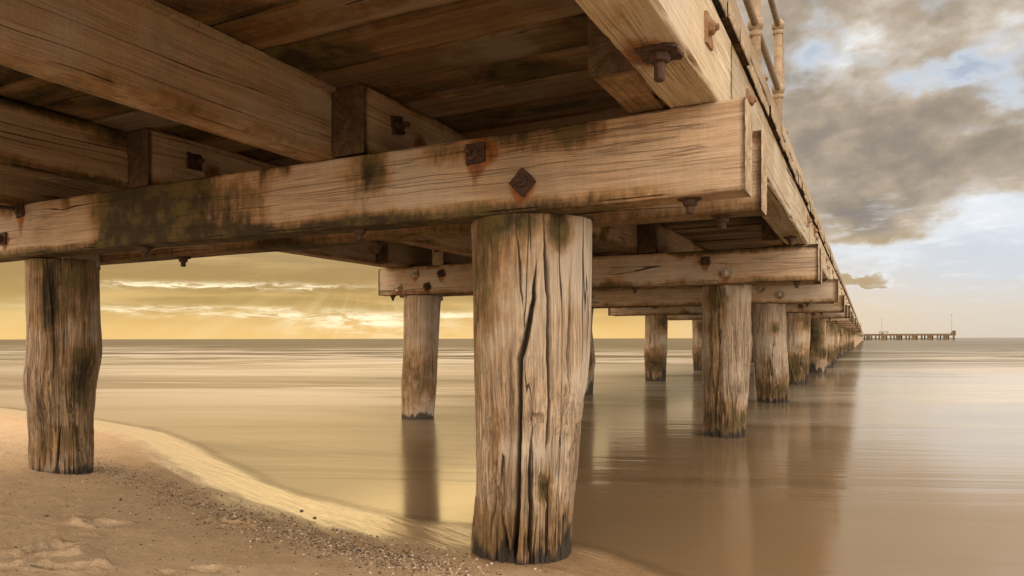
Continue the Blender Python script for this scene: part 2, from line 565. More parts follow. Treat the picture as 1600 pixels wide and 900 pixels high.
def end_mat(name, c0, c1):
    m, g, b = new_mat(name)
    tc = g.n.new('ShaderNodeTexCoord').outputs['Object']
    x, y, z = g.sep(tc)
    p = g.xyz(0.0, g.m('ADD', y, .06), g.m('ADD', z, .05))
    rad = g.v('LENGTH', p)
    w = g.noise(tc, 9, 4, .6)
    ring = g.m('SINE', g.m('ADD', g.m('MULTIPLY', rad, 520.0), g.m('MULTIPLY', w, 9.0)))
    n = g.noise(tc, 26, 6, .7)
    c = g.ramp(n, [(.3, c0), (.65, c1)])
    c = g.mix(.35, c, g.ramp(g.m('ADD', g.m('MULTIPLY', ring, .5), .5), [(0, (.72, .70, .68)), (1, (1.08, 1.08, 1.08))]), 'MULTIPLY')
    an = g.m('ARCTAN2', g.m('ADD', y, .06), g.m('ADD', z, .05))
    rc = g.noise(g.xyz(g.m('MULTIPLY', an, 9.0), g.m('MULTIPLY', rad, 2.0), 0.0), 1.0, 2, .5)
    ck = g.step(g.m('ABSOLUTE', g.m('SUBTRACT', rc, .5)), .02, .004)
    c = g.mix(g.m('MULTIPLY', ck, .6), c, (.03, .02, .014))
    g.put(b.inputs['Base Color'], c)
    b.inputs['Roughness'].default_value = .9
    b.inputs['Specular IOR Level'].default_value = .2
    g.put(b.inputs['Normal'], g.bump(g.m('SUBTRACT', n, g.m('MULTIPLY', ck, 2.0)), .6, .006))
    return m


def rust_mat(name, c0, c1, c2, metal=.25, rough=.75):
    m, g, b = new_mat(name)
    tc = g.n.new('ShaderNodeTexCoord').outputs['Object']
    oi = g.n.new('ShaderNodeObjectInfo').outputs['Random']
    co = g.v('ADD', tc, g.xyz(g.m('MULTIPLY', oi, 19.0), g.m('MULTIPLY', oi, 7.0), oi))
    n = g.noise(co, 60, 6, .7)
    n2 = g.noise(co, 22, 4, .6)
    c = g.ramp(g.m('ADD', g.m('MULTIPLY', n, .6), g.m('MULTIPLY', n2, .4)), [(.34, c0), (.5, c1), (.68, c2)])
    g.put(b.inputs['Base Color'], c)
    b.inputs['Metallic'].default_value = metal
    b.inputs['Roughness'].default_value = rough
    g.put(b.inputs['Normal'], g.bump(g.m('ADD', n, n2), .8, .006))
    return m


M = {}
M['beam'] = wood_mat("headstock_wood", (.52, .405, .30), (.44, .33, .235), (.31, .215, .135), blotch=.6)
M['girder'] = wood_mat("girder_wood", (.50, .38, .27), (.42, .305, .205), (.30, .20, .12), blotch=.65)
M['outer'] = wood_mat("bleached_girder_wood", (.54, .47, .365), (.48, .40, .295), (.38, .30, .205), crack=1.1, blotch=.2)
M['plank'] = wood_mat("deck_plank_wood", (.33, .22, .125), (.215, .135, .068), (.095, .054, .027), crack=.8, blotch=.9, vary=(.50, 1.35))
M['kerb'] = wood_mat("kerb_wood", (.42, .34, .25), (.35, .275, .19), (.25, .185, .12), blotch=.3)
M['pile'] = wood_mat("pile_wood", (.60, .48, .355), (.44, .335, .24), (.185, .125, .08), axis='Z', crack=1.3, saw=False, blotch=.6, grain=.27)
M['end'] = end_mat("timber_end_grain", (.22, .16, .105), (.42, .335, .235))
M['end_dark'] = end_mat("dark_end_grain", (.040, .024, .014), (.105, .068, .040))  # darker brown end faces for girders and splice blocks
M['rust'] = rust_mat("rusted_iron", (.018, .010, .008), (.046, .022, .014), (.115, .050, .024))
M['rust_pale'] = rust_mat("pale_rusted_iron", (.10, .045, .02), (.22, .12, .06), (.33, .21, .12))
M['galv'] = rust_mat("galvanised_iron", (.16, .10, .06), (.33, .29, .24), (.48, .45, .40), .3, .6)
M['pipe'] = rust_mat("weathered_handrail_paint", (.13, .075, .04), (.225, .165, .105), (.29, .23, .16), 0.0, .65)


# ------------------------------------------------------------------ setting: sand and sea
SHORE = np.array([(-400, 60), (-80, 16), (-40, 9.5), (-20, 6.4), (-9.5, 5.05), (-7.4, 4.8), (-5.9, 4.42), (-4.65, 3.80), (-3.7, 3.32), (-2.85, 2.97), (-2.04, 2.80), (-1.49, 2.80),
                  (-.987, 2.72), (-.4, 2.42), (.4, 2.15), (2, 1.7), (6, .4), (20, -4), (80, -20), (400, -80)], float)


def shore_s(x, y):
    return (np.interp(x, SHORE[:, 0], SHORE[:, 1]) - y) * .90


def px_ground(px, py):
    """where the pixel's ray meets the sand"""
    d = ray(px, py)
    lo, hi = .5, 9.0
    for _ in range(50):
        t = (lo + hi) / 2
        p = Vector((0, 0, CZ)) + d * t
        if p.z > float(sand_base(np.array(p.x), np.array(p.y))):
            lo = t
        else:
            hi = t
    return p


def sand_base(x, y):
    s = shore_s(x, y)
    s = s + .05 * (fbm(x * 1.2, y * 1.2, 0, 2, 31) - .5) * np.clip(np.abs(s) * 4, 0, 1)
    land = .012 * s + .138 * .12 * np.logaddexp(0, (s - .42) / .12)
    land = np.where(s < 2.2, land, .012 * 2.2 + .138 * 1.78 + .05 * (s - 2.2))
    land = np.minimum(land, 1.1)
    sea = np.maximum(.018 * s - .04 * .2 * np.logaddexp(0, (-s - .6) / .2) + .04 * .2 * math.log(1 + math.exp(-3)), -2.5)
    return np.where(s > 0, land, sea)


FOOT = [(157, 818, .18, .058, .060, 25), (366, 817, .18, .050, .058, 8), (75, 860, .20, .055, .062, 70), (92, 885, .20, .052, .062, 50), (8, 887, .10, .05, .02, 20),
        (322, 889, .12, .05, .018, 30), (250, 893, .07, .04, .012, 80)]
foot_pts = []


def sand_z(x, y):
    z = sand_base(x, y)
    s = shore_s(x, y)
    dry = ss(s, .5, 1.1)
    z = z + dry * (.014 * (fbm(x * 5, y * 5, 0, 3, 41) - .5) + .004 * (fbm(x * 38, y * 38, 0, 3, 43) - .5))
    lump = np.clip(fbm(x * 13, y * 13, 2.0, 3, 47) - .62, 0, 1)
    z = z + dry * lump * .035 * ss(fbm(x * 1.7, y * 1.7, 0, 2, 49), .45, .6)
    for (fx, fy, L, W, dep, rot) in foot_pts:
        a = math.radians(rot)
        u = (x - fx) * math.cos(a) + (y - fy) * math.sin(a)
        v = -(x - fx) * math.sin(a) + (y - fy) * math.cos(a)
        wv = .5 * (fbm(x * 30, y * 30, 1.0, 2, 61) - .5)
        q = np.sqrt((u / L) ** 2 + (v / (W * (1 + .35 * np.sin(u / L * 2.6)))) ** 2) + wv
        z = z - dep * (1 - ss(q, .55, 1.0)) + dep * .34 * np.exp(-((q - 1.25) / .22) ** 2) * np.clip(fbm(x * 34, y * 34, 0, 3, 67) * 3.2 - 1.0, 0, 2)
    return z


for (px, py, L, W, dep, rot) in FOOT:
    p = px_ground(px, py)
    foot_pts.append((p.x, p.y, L * .5, W, dep, rot))


def lines(a, b, fine, segs):
    """monotone line positions: fine spacing between a and b, growing outwards to segs"""
    v = list(np.arange(a, b, fine))
    lo, hi = segs
    st = fine
    p = b
    while p < hi:
        v.append(p)
        st *= 1.16
        p += st
    v.append(hi)
    st = fine
    p = a - fine
    while p > lo:
        v.insert(0, p)
        st *= 1.16
        p -= st
    v.insert(0, lo)
    return np.array(v)


def grid_faces(nx, ny):
    i = np.arange(nx * ny).reshape(ny, nx)
    return np.stack([i[:-1, :-1], i[:-1, 1:], i[1:, 1:], i[1:, :-1]], -1).reshape(-1, 4)


def sand_mat():
    m, g, b = new_mat("beach_sand")
    pos = g.n.new('ShaderNodeNewGeometry').outputs['Position']
    at = g.n.new('ShaderNodeAttribute')
    at.attribute_name = 'shore'
    s = at.outputs['Fac']
    n = g.noise(pos, 420, 3, .7)
    n2 = g.noise(pos, 60, 5, .65)
    n3 = g.noise(pos, 3.0, 4, .55)
    c = g.ramp(n, [(.30, (.53, .39, .255)), (.52, (.70, .53, .36)), (.72, (.82, .67, .49))])
    c = g.mix(.65, c, g.ramp(n2, [(.3, (.72, .70, .67)), (.7, (1.14, 1.14, 1.12))]), 'MULTIPLY')
    c = g.mix(.6, c, g.ramp(g.noise(pos, 9.0, 5, .6), [(.35, (.80, .77, .73)), (.65, (1.08, 1.08, 1.08))]), 'MULTIPLY')
    sp = g.voronoi(pos, 260)
    c = g.mix(g.m('MULTIPLY', g.step(sp, .16, .08), .65), c, (.11, .07, .045))
    sp2 = g.voronoi(pos, 95)
    c = g.mix(g.m('MULTIPLY', g.step(sp2, .20, .09), .55), c, (.16, .105, .065))
    sp3 = g.voronoi(g.v('ADD', pos, (3.3, 1.7, 0.0)), 120)
    c = g.mix(g.m('MULTIPLY', g.step(sp3, .16, .07), .5), c, (.80, .70, .55))
    skew = g.xyz(g.m('MULTIPLY', g.sep(pos)[0], 1.6), g.m('ADD', g.m('MULTIPLY', g.sep(pos)[1], 10.0), g.m('MULTIPLY', g.sep(pos)[0], 4.0)), 0.0)
    streak = g.noise(skew, 1.0, 5, .6, .3)
    damp = g.step(g.m('ADD', s, g.m('MULTIPLY', g.m('SUBTRACT', n3, .5), .6)), 1.0, .30)
    wet = g.step(g.m('ADD', s, g.m('ADD', g.m('MULTIPLY', g.m('SUBTRACT', streak, .5), .42), g.m('MULTIPLY', g.m('SUBTRACT', n3, .5), .16))), .50, .18)
    c = g.mix(g.m('MULTIPLY', damp, .85), c, g.mix(1.0, c, g.mix(wet, (.82, .77, .70), (.40, .33, .26)), 'MULTIPLY'))
    g.put(b.inputs['Base Color'], c)
    g.put(b.inputs['Roughness'], g.m('SUBTRACT', .92, g.m('ADD', g.m('MULTIPLY', wet, g.m('ADD', .70, g.m('MULTIPLY', streak, .2))), g.m('MULTIPLY', damp, .03))))
    g.put(b.inputs['Specular IOR Level'], g.m('ADD', .15, g.m('MULTIPLY', wet, .75)))
    dryb = g.m('SUBTRACT', 1.0, g.m('MULTIPLY', wet, .97))
    h = g.m('MULTIPLY', g.m('ADD', n, g.m('MULTIPLY', n2, 2.2)), dryb)
    al_ = g.v('ADD', g.v('MULTIPLY', pos, (2.0, 22.0, 1.0)), g.xyz(0.0, g.m('MULTIPLY', g.sep(pos)[0], 9.0), 0.0))
    swash = g.noise(al_, 1.0, 4, .6)
    h = g.m('ADD', h, g.m('MULTIPLY', swash, g.m('MULTIPLY', wet, .9)))
    g.put(b.inputs['Normal'], g.bump(h, .9, .007))
    return m


def water_mat():
    m, g, b = new_mat("sea_water")
    pos = g.n.new('ShaderNodeNewGeometry').outputs['Position']
    at = g.n.new('ShaderNodeAttribute')
    at.attribute_name = 'depth'
    dep = at.outputs['Fac']
    x, y, z = g.sep(pos)
    # coordinates along / across the wave crests, which run roughly with the shore
    ax = g.m('ADD', g.m('MULTIPLY', x, .93), g.m('MULTIPLY', y, .36))
    ay = g.m('SUBTRACT', g.m('MULTIPLY', y, .93), g.m('MULTIPLY', x, .36))
    silk = g.noise(g.xyz(g.m('MULTIPLY', ax, .13), g.m('MULTIPLY', ay, .55), 0.0), 1.0, 5, .6, 1.0)
    silk2 = g.noise(g.xyz(g.m('MULTIPLY', ax, .045), g.m('MULTIPLY', ay, .16), 3.0), 1.0, 4, .55, .2)
    fine = g.noise(g.xyz(g.m('MULTIPLY', ax, 2.2), g.m('MULTIPLY', ay, 13.0), 5.0), 1.0, 4, .62)
    far = g.step(y, 5.0, 45.0)
    silt = g.mix(g.step(dep, 0.0, .5), (.185, .125, .070), (.155, .112, .066))
    silt = g.mix(far, silt, (.100, .086, .064))
    # silt, foam and a painted sky sheen lighten open water beside the pier
    opn = g.m('MULTIPLY', g.step(g.m('ADD', x, g.m('MULTIPLY', g.m('SUBTRACT', silk2, .5), 5.0)), -1.2, 3.2), g.step(y, 1.0, 7.0))
    silt = g.mix(g.m('MULTIPLY', opn, .9), silt, (.33, .275, .20))
    far2 = g.step(y, 22.0, 60.0)
    silt = g.mix(far2, silt, (.125, .110, .082))
    # pale veils: drawn-out foam of the breaking waves, and painted sky streaks
    veil = g.m('MULTIPLY', g.step(g.m('ADD', g.m('MULTIPLY', silk, .5), g.m('MULTIPLY', silk2, .5)), .45, .60), g.step(y, 2.2, 9.0, .10, 1.0))
    veil = g.m('MULTIPLY', veil, g.step(y, 75.0, 30.0, .12, 1.0))
    brkr = g.m('EXPONENT', g.m('MULTIPLY', g.m('POWER', g.m('DIVIDE', g.m('SUBTRACT', g.m('ADD', ay, g.m('MULTIPLY', g.m('SUBTRACT', silk2, .5), 14.0)), 19.0), 4.0), 2.0), -1.0))
    veil = g.m('MAXIMUM', veil, g.m('MULTIPLY', brkr, .75))
    c = g.mix(g.m('MULTIPLY', veil, g.m('ADD', .24, g.m('MULTIPLY', opn, .64))), silt, (.52, .475, .41))
    # slow dark troughs
    tr = g.step(g.m('ADD', g.m('MULTIPLY', silk, .6), g.m('MULTIPLY', silk2, .4)), .47, .36)
    c = g.mix(g.m('MULTIPLY', tr, .80), c, (.055, .044, .030))
    g.put(b.inputs['Base Color'], c)
    g.put(b.inputs['Roughness'], g.m('ADD', g.m('ADD', g.step(x, -2.9, -1.8, .22, .12), g.m('MULTIPLY', far, g.step(x, -1.8, 1.2, -.05, .06))), g.m('MULTIPLY', veil, g.step(x, -1.8, 1.2, .03, .12))))
    b.inputs['IOR'].default_value = 1.333
    g.put(b.inputs['Specular IOR Level'], g.m('SUBTRACT', g.step(x, -2.9, -1.8, .20, .5), g.m('ADD', g.m('ADD', g.m('MULTIPLY', g.m('MULTIPLY', far, opn), .22), g.m('MULTIPLY', far2, .17)), g.m('ADD', g.m('MULTIPLY', veil, .06), g.m('MULTIPLY', tr, .18)))))
    mid = g.noise(g.xyz(g.m('MULTIPLY', ax, .7), g.m('MULTIPLY', ay, 4.0), 8.0), 1.0, 4, .6, .2)
    h = g.m('ADD', g.m('ADD', g.m('MULTIPLY', fine, .05), g.m('MULTIPLY', mid, .24)), g.m('MULTIPLY', silk, 1.7))
    g.put(b.inputs['Normal'], g.bump(h, .13, .06))
    g.put(b.inputs['Alpha'], g.step(g.m('ADD', dep, g.m('MULTIPLY', g.m('SUBTRACT', silk, .5), .006)), -.0005, .0028))
    # choppy water farther out is rough at every scale and mirrors far less of the low sky
    df = g.n.new('ShaderNodeBsdfDiffuse')
    g.put(df.inputs['Color'], g.mix(veil, (.115, .095, .062), (.40, .36, .30)))
    mx = g.n.new('ShaderNodeMixShader')
    band = g.step(g.m('ADD', y, g.m('MULTIPLY', g.m('SUBTRACT', silk2, .5), 16.0)), 17.0, 30.0)
    fc = g.m('ADD', g.m('ADD', g.m('MULTIPLY', g.step(y, 3.4, 9.0), g.step(x, -3.6, -1.6, .42, .10)), g.m('MULTIPLY', band, .55)), g.m('MULTIPLY', g.m('MULTIPLY', tr, far), .35))
    fc = g.m('SUBTRACT', fc, g.m('MULTIPLY', g.step(y, 60.0, 400.0), .18))
    g.put(mx.inputs[0], g.m('MINIMUM', g.m('MAXIMUM', fc, 0.0), .82))
    g.l.new(b.outputs[0], mx.inputs[1])
    g.l.new(df.outputs[0], mx.inputs[2])
    g.l.new(mx.outputs[0], g.n['Material Output'].inputs[0])
    return m


def build_ground():
    xs = lines(-4.6, .4, .018, (-3000, 3000))
    ys = lines(.9, 3.9, .014, (-3000, 9.0))
    ys = np.concatenate([ys[:-1], [9.0, 14, 25, 60]])
    X, Y = np.meshgrid(xs, ys)
    Z = sand_z(X, Y)
    me = make_mesh("beach", np.stack([X, Y, Z], -1), [grid_faces(len(xs), len(ys))], sand_mat(), attrs={'shore': np.clip(shore_s(X, Y), -5, 5).ravel()})
    o = link("beach_sand", me)
    tag(o, "pale golden sand sloping down to the wet shoreline, with footprints", kind='structure')
    xs = lines(-6.0, 2.0, .07, (-30000, 30000))
    ys = lines(1.8, 6.0, .05, (-60, 40000))
    X, Y = np.meshgrid(xs, ys)
    far = np.clip((Y - 6) / 8, 0, 1)
    # long low swells, smoothed by time
    sw = .035 * np.sin(Y * .42 + X * .10 + 2.5 * fbm(X * .03, Y * .05, 0, 2, 5)) * far * np.exp(-np.maximum(Y - 60, 0) / 60) + .012 * far * (fbm(X * .25, Y * .7, 0, 2, 9) - .5) * np.exp(-np.maximum(Y - 60, 0) / 60)
    dep = np.clip(-sand_base(X, Y), -1, 3)
    me = make_mesh("sea", np.stack([X, Y, sw], -1), [grid_faces(len(xs), len(ys))], water_mat(), attrs={'depth': dep.ravel()})
    o = link("sea_water", me)
    tag(o, "smooth silky sea reflecting the golden sky up to the horizon", kind='structure')


build_ground()


# ------------------------------------------------------------------ the pier
Z_B0, Z_B1 = CZ + .48, CZ + .78                    # headstock underside and top
Z_G1 = CZ + 1.08                                   # girder top
Z_D1 = CZ + 1.125                                  # deck top
PIER_LOC = Vector((-2.6, 2.64, 0.0))
pier = bpy.data.objects.new("pier", None)
col.objects.link(pier)
pier.location = PIER_LOC
pier.empty_display_size = .3
tag(pier, "weathered timber pier on thick round piles, running from the sand out to sea", "pier")
PB = Matrix.Translation(PIER_LOC)


def perimeter(w, h, rc, ny, nz):
    """rounded rectangle in (y, z): points and outward normals"""
    P = []
    hy, hz = w / 2, h / 2

    def side(a, b, n, nrm):
        for i in range(n):
            t = (i + .5) / n if n > 1 else .5
            P.append((a[0] + (b[0] - a[0]) * t, a[1] + (b[1] - a[1]) * t, nrm[0], nrm[1]))

    def corner(cy, cz, a0):
        for k in range(4):
            a = math.radians(a0 + 30 * k)
            P.append((cy + rc * math.cos(a), cz + rc * math.sin(a), math.cos(a), math.sin(a)))
    side((hy, -hz + rc), (hy, hz - rc), nz, (1, 0))
    corner(hy - rc, hz - rc, 0)
    side((hy - rc, hz), (-hy + rc, hz), ny, (0, 1))
    corner(-hy + rc, hz - rc, 90)
    side((-hy, hz - rc), (-hy, -hz + rc), nz, (-1, 0))
    corner(-hy + rc, -hz + rc, 180)
    side((-hy + rc, -hz), (hy - rc, -hz), ny, (0, -1))
    corner(hy - rc, -hz + rc, 270)
    return np.array(P)


def timber_mesh(name, L, w, h, mat, dl=.04, dc=.012, seed=0, rc=.010, wear=1.0, stain=None, end='end'):
    """a sawn beam along local X from 0 to L, centred in Y and Z, with worn edges, bow and uneven faces"""
    per = perimeter(w, h, rc, max(2, int(w / dc)), max(2, int(h / dc)))
    n = max(3, int(L / dl) + 1)
    l = np.linspace(0, L, n)
    LL, py_ = np.meshgrid(l, per[:, 0], indexing='ij')
    _, pz = np.meshgrid(l, per[:, 1], indexing='ij')
    _, ny = np.meshgrid(l, per[:, 2], indexing='ij')
    _, nz = np.meshgrid(l, per[:, 3], indexing='ij')
    sd = seed * 13.7
    d = .0055 * (fbm(LL * 1.6 + sd, py_ * 9, pz * 9, 3, seed) - .5) + .0030 * (fbm(LL * 5 + sd, py_ * 55, pz * 55, 2, seed + 3) - .5)
    corner = ss(np.abs(ny * nz), .05, .35)
    d = d - corner * wear * .016 * np.clip(fbm(LL * 5 + sd, np.sign(ny) * 3, np.sign(nz) * 3, 4, seed + 7) - .46, 0, 1) * 3
    bow = .004 * np.sin(LL / max(L, .1) * math.pi * (1 + seed % 2)) * wear
    x = LL + 0
    yy = py_ + ny * d
    zz = pz + nz * d + bow
    V = np.stack([x, yy, zz], -1).reshape(-1, 3)
    m = len(per)
    idx = np.arange(n * m).reshape(n, m)
    nx_ = np.roll(idx, -1, axis=1)
    F = [np.stack([idx[:-1], idx[1:], nx_[1:], nx_[:-1]], -1).reshape(-1, 4)[:, ::-1]]
    mi = [np.zeros(len(F[0]), int)]
    vs = [V]
    base = len(V)
    tris = []
    for e, ring in ((0, idx[0]), (1, idx[-1])):
        prev = ring
        c0 = V[ring]
        cen = np.array([0.0 if e == 0 else L, 0, c0[:, 2].mean()])
        for k, sc_ in enumerate((.985, .80, .55, .28)):
            p = cen + (c0 - cen) * sc_
            p[:, 0] += (-.004 if e == 0 else .004) * (1 if k else .6) + .004 * (fbm(p[:, 1] * 40, p[:, 2] * 40, seed, 2, seed + 11) - .5)
            vs.append(p)
            cur = np.arange(base, base + m)
            base += m
            q = np.stack([prev, cur, np.roll(cur, -1), np.roll(prev, -1)], -1)
            F.append(q if e else q[:, ::-1])
            F[-1] = F[-1][:, ::-1] if False else F[-1]
            mi.append(np.ones(m, int))
            prev = cur
        vs.append(cen[None] + np.array([[-.004 if e == 0 else .004, 0, 0]]))
        ci = base
        base += 1
        t = np.stack([prev, np.full(m, ci), np.roll(prev, -1)], -1)
        tris.append(t if e else t[:, ::-1])
    V = np.concatenate(vs)
    nt = sum(len(t) for t in tris)
    order = F + [np.concatenate(tris)]
    st = stain(V) if stain else np.zeros((len(V), 3))
    return make_mesh(name, V, order, [mat, M[end]], np.concatenate(mi + [np.ones(nt, int)]), True, {'stain': st})


def along(p0, p1, roll=0.0):
    """matrix taking local X to p0->p1, Z up"""
    p0, p1 = Vector(p0), Vector(p1)
    x = (p1 - p0).normalized()
    y = Vector((0, 0, 1)).cross(x).normalized()
    z = x.cross(y)
    m = Matrix((x, y, z)).transposed().to_4x4()
    m = Matrix.Translation(p0) @ m
    return m @ Matrix.Rotation(roll, 4, 'X') if roll else m


def part(name, me, mat4, label=None):
    return link(name, me, mat4, pier, PB, label)


# ---- ironwork
def bolt_mesh(name, mat, plate=.078, thick=.012, nut=.026, shank=.03, rshank=.011, round_=False, seed=0):
    r = random.Random(seed)
    s = Shape()
    h = plate / 2
    if round_:
        s.tube([(0, 0, 0), (0, 0, thick * .5), (0, 0, thick)], [h, h * 1.02, h * .9], 18)
    else:
        # eroded square washer plate
        n = 7
        top, bot = [], []
        for k in range(4 * n):
            sd, t = divmod(k, n)
            u = -1 + 2 * t / n
            p = [(u, -1), (1, u), (-u, 1), (-1, -u)][sd]
            e = 1 - .10 * r.random() * (1.6 if t == 0 else 1)
            top.append((p[0] * h * e * .95, p[1] * h * e * .95, thick * (.8 + .5 * r.random())))
            bot.append((p[0] * h * e, p[1] * h * e, -.003))
        m = 4 * n
        v = bot + top + [(0, 0, thick)]
        f = [(k, (k + 1) % m, m + (k + 1) % m, m + k) for k in range(m)] + [(m + k, m + (k + 1) % m, 2 * m) for k in range(m)]
        s.add(v, f)
    ox, oy = r.uniform(-.006, .006), r.uniform(-.006, .006)
    nh = nut * .8
    s.tube([(ox, oy, thick * .6), (ox, oy, thick + .003), (ox, oy, thick + nh - .003), (ox, oy, thick + nh)], [nut * 1.0, nut, nut * .95, nut * .7], 6 if not round_ else 10)
    s.tube([(ox, oy, thick + nh - .004), (ox, oy, thick + nh + shank), (ox, oy, thick + nh + .004 + shank)], [rshank, rshank, rshank * .7], 10)
    return s.mesh(name, mat)


BOLT = {
    'square': bolt_mesh("square_plate_bolt", M['rust'], seed=1),
    'square2': bolt_mesh("square_plate_bolt_worn", M['rust'], .082, .014, .024, .018, seed=2),
    'long': bolt_mesh("long_shank_bolt", M['rust'], .072, .012, .024, .11, .010, seed=3),
    'under': bolt_mesh("round_washer_bolt", M['rust'], .095, .010, .030, .028, .017, True, seed=4),
    'flat': bolt_mesh("thin_plate_bolt", M['rust_pale'], .080, .006, .018, .004, .009, seed=7),
    'galv': bolt_mesh("galvanised_plate_bolt", M['galv'], .080, .010, .027, .016, .012, seed=5),
    'big': bolt_mesh("heavy_washer_bolt", M['rust'], .115, .014, .030, .045, .015, False, seed=6),
}


def bolt(parent, pos, normal, kind='square', roll=0.0, sc=1.0):
    q = Vector(normal).to_track_quat('Z', 'Y').to_matrix().to_4x4()
    mt = Matrix.Translation(Vector(pos)) @ q @ Matrix.Rotation(roll, 4, 'Z') @ Matrix.Scale(sc, 4)
    return link("bolt", BOLT[kind], mt, parent, parent.matrix_basis)


# ---- where things are
YC = [2.64, 6.60, 10.5, 14.4, 18.6] + [22.8 + 4.15 * k for k in range(13)]
NB = len(YC)
X_R, X_L = -.345, -4.83


def smooth_blob(x, y, x0, y0, sx, sy):
    return np.exp(-((x - x0) / sx) ** 2 - ((y - y0) / sy) ** 2)


def drip(l, z, l0, z0, wd, ln, lean=0.0):
    """a streak running down from (l0, z0)"""
    t = (z0 - z) / ln
    return np.where((t > -.05) & (t < 1), np.exp(-((l - l0 - lean * t * ln) / (wd * (1 - .45 * np.clip(t, 0, 1)))) ** 2) * (1 - np.clip(t, 0, 1)) ** .6, 0)


# headstock front of the first bent: local X runs from the left end (X_L) to the right end
def l_of(px, py, yface):
    p = on_plane(px, py, 1, yface)
    return p.x - X_L, p.z - (Z_B0 + Z_B1) / 2


Y1F = YC[0] - .275                                 # its front face


def stain_first(V):
    l, y, z = V[:, 0], V[:, 1], V[:, 2]
    front = ss(-y, .04, .07)
    rust = np.zeros(len(V))
    alg = np.zeros(len(V))
    for (px, py, wd, ln, lean, am) in [(745, 240, .045, .16, .05, 1.0), (818, 290, .035, .10, .25, .9), (33, 330, .03, .20, 0, .9), (8, 372, .03, .10, 0, .9), (762, 236, .09, .05, 0, .25)]:
        a, b = l_of(px, py, Y1F)
        rust += am * drip(l, z, a, b, wd, ln, -lean) * front
        rust += .9 * smooth_blob(l, z, a, b, .045, .045) * front
    # algae: broad dark run below the girders, and along the bottom edge
    n = fbm(l * 3, z * 3, y * 3, 3, 77)
    a0, _ = l_of(150, 340, Y1F)
    a1, _ = l_of(420, 300, Y1F)
    band = ss(l, a0 - .15, a0 + .25) * (1 - ss(l + .55 * (z + .15), a1 - .45, a1 + .12))
    alg += (.70 + .35 * n) * band * front
    a2, _ = l_of(575, 260, Y1F)
    alg += .75 * smooth_blob(l - .12 * z, z, a2, .09, .085, .10) * front
    a3, _ = l_of(700, 230, Y1F)
    alg += .55 * smooth_blob(l, z, a3, .11, .12, .05) * front
    a4, _ = l_of(890, 195, Y1F)
    alg += .45 * smooth_blob(l, z, a4, .10, .25, .06) * front
    alg += (.45 + .65 * n) * ss(-z, .080, .15) * (1 - ss(l, 3.9, 4.3) * .8)
    alg += .25 * ss(n, .5, .7) * ss(l, 3.8, 2.6)
    n5 = fbm(l * 4.5, z * .8, 3.0, 3, 78)
    alg += .75 * ss(z - .22 * (n5 - .5), .02, .14) * ss(n5, .44, .64) * front
    return np.stack([np.clip(rust, 0, 1), np.clip(alg, 0, 1), np.zeros(len(V))], -1)


def stain_general(seed, amt=.6):
    def f(V):
        l, y, z = V[:, 0], V[:, 1], V[:, 2]
        n = fbm(l * 2.2 + seed * 9.1, z * 5, y * 5, 3, seed + 200)
        alg = amt * ss(-z, .07, .15) * (.3 + .9 * n) + amt * .8 * ss(n, .56, .74)
        n3 = fbm(l * 1.7 + seed * 3.3, y * 2, seed, 3, seed + 300)
        alg = alg + amt * 1.0 * ss(z - .12 * n3, -.02, .10) * ss(n3, .50, .66) + amt * .75 * ss(z, .085, .140) * (.15 + 1.1 * n3)
        rust = np.zeros(len(V))
        return np.stack([rust, np.clip(alg, 0, 1), np.zeros(len(V))], -1)
    return f


def stain_bolts(seed, spots, amt=.5, y_sign=-1):
    g0 = stain_general(seed, amt)

    def f(V):
        s = g0(V)
        l, y, z = V[:, 0], V[:, 1], V[:, 2]
        fr = ss(y * y_sign, .03, .06)
        for (a, b, wd, ln) in spots:
            s[:, 0] += (drip(l, z, a, b, wd, ln) + .8 * smooth_blob(l, z, a, b, .05, .05)) * fr
        s[:, 0] = np.clip(s[:, 0], 0, 1)
        return s
    return f


BW, BH = .15, .30
first_front = timber_mesh("headstock_front", X_R - X_L, BW, BH, M['beam'], .02, .007, 1, .011, 1.2, stain_first)


def headstock(me, y, label=None, x0=X_L, x1=X_R):
    zc = (Z_B0 + Z_B1) / 2
    return part("headstock", me, along((x0, y, zc), (x1, y, zc)), label)


h1 = headstock(first_front, YC[0] - .20, "nearest headstock beam, stained dark with algae and bolted with rusty plates")
for (px, py, k, rl, sc) in [(745, 240, 'square', .04, 1.1), (818, 286, 'square2', .82, 1.05), (33, 328, 'long', .1, 1.1), (6, 372, 'square', 0, 1.0)]:
    p = on_plane(px, py, 1, Y1F)
    bolt(h1, p, (-.10 if k == 'long' else 0, -1, .0), k, rl, sc)
for (px, py) in [(228, 388), (563, 360), (1078, 316)]:
    p = on_plane(px, py, 1, YC[0] - .20)
    p.z = Z_B0 + .002
    bolt(h1, p, (0, 0, -1), 'under', 0, .85)
rear1 = timber_mesh("headstock_rear", X_R - X_L, BW, BH, M['beam'], .03, .010, 2, .011, 1.2, stain_general(5, .7))
h1r = headstock(rear1, YC[0] + .20)
for px in (287, 590, 1128):
    p = on_plane(px, 400, 1, YC[0] + .20)
    p.z = Z_B0 + .002
    bolt(h1r, p, (0, 0, -1), 'under', 0, .85)
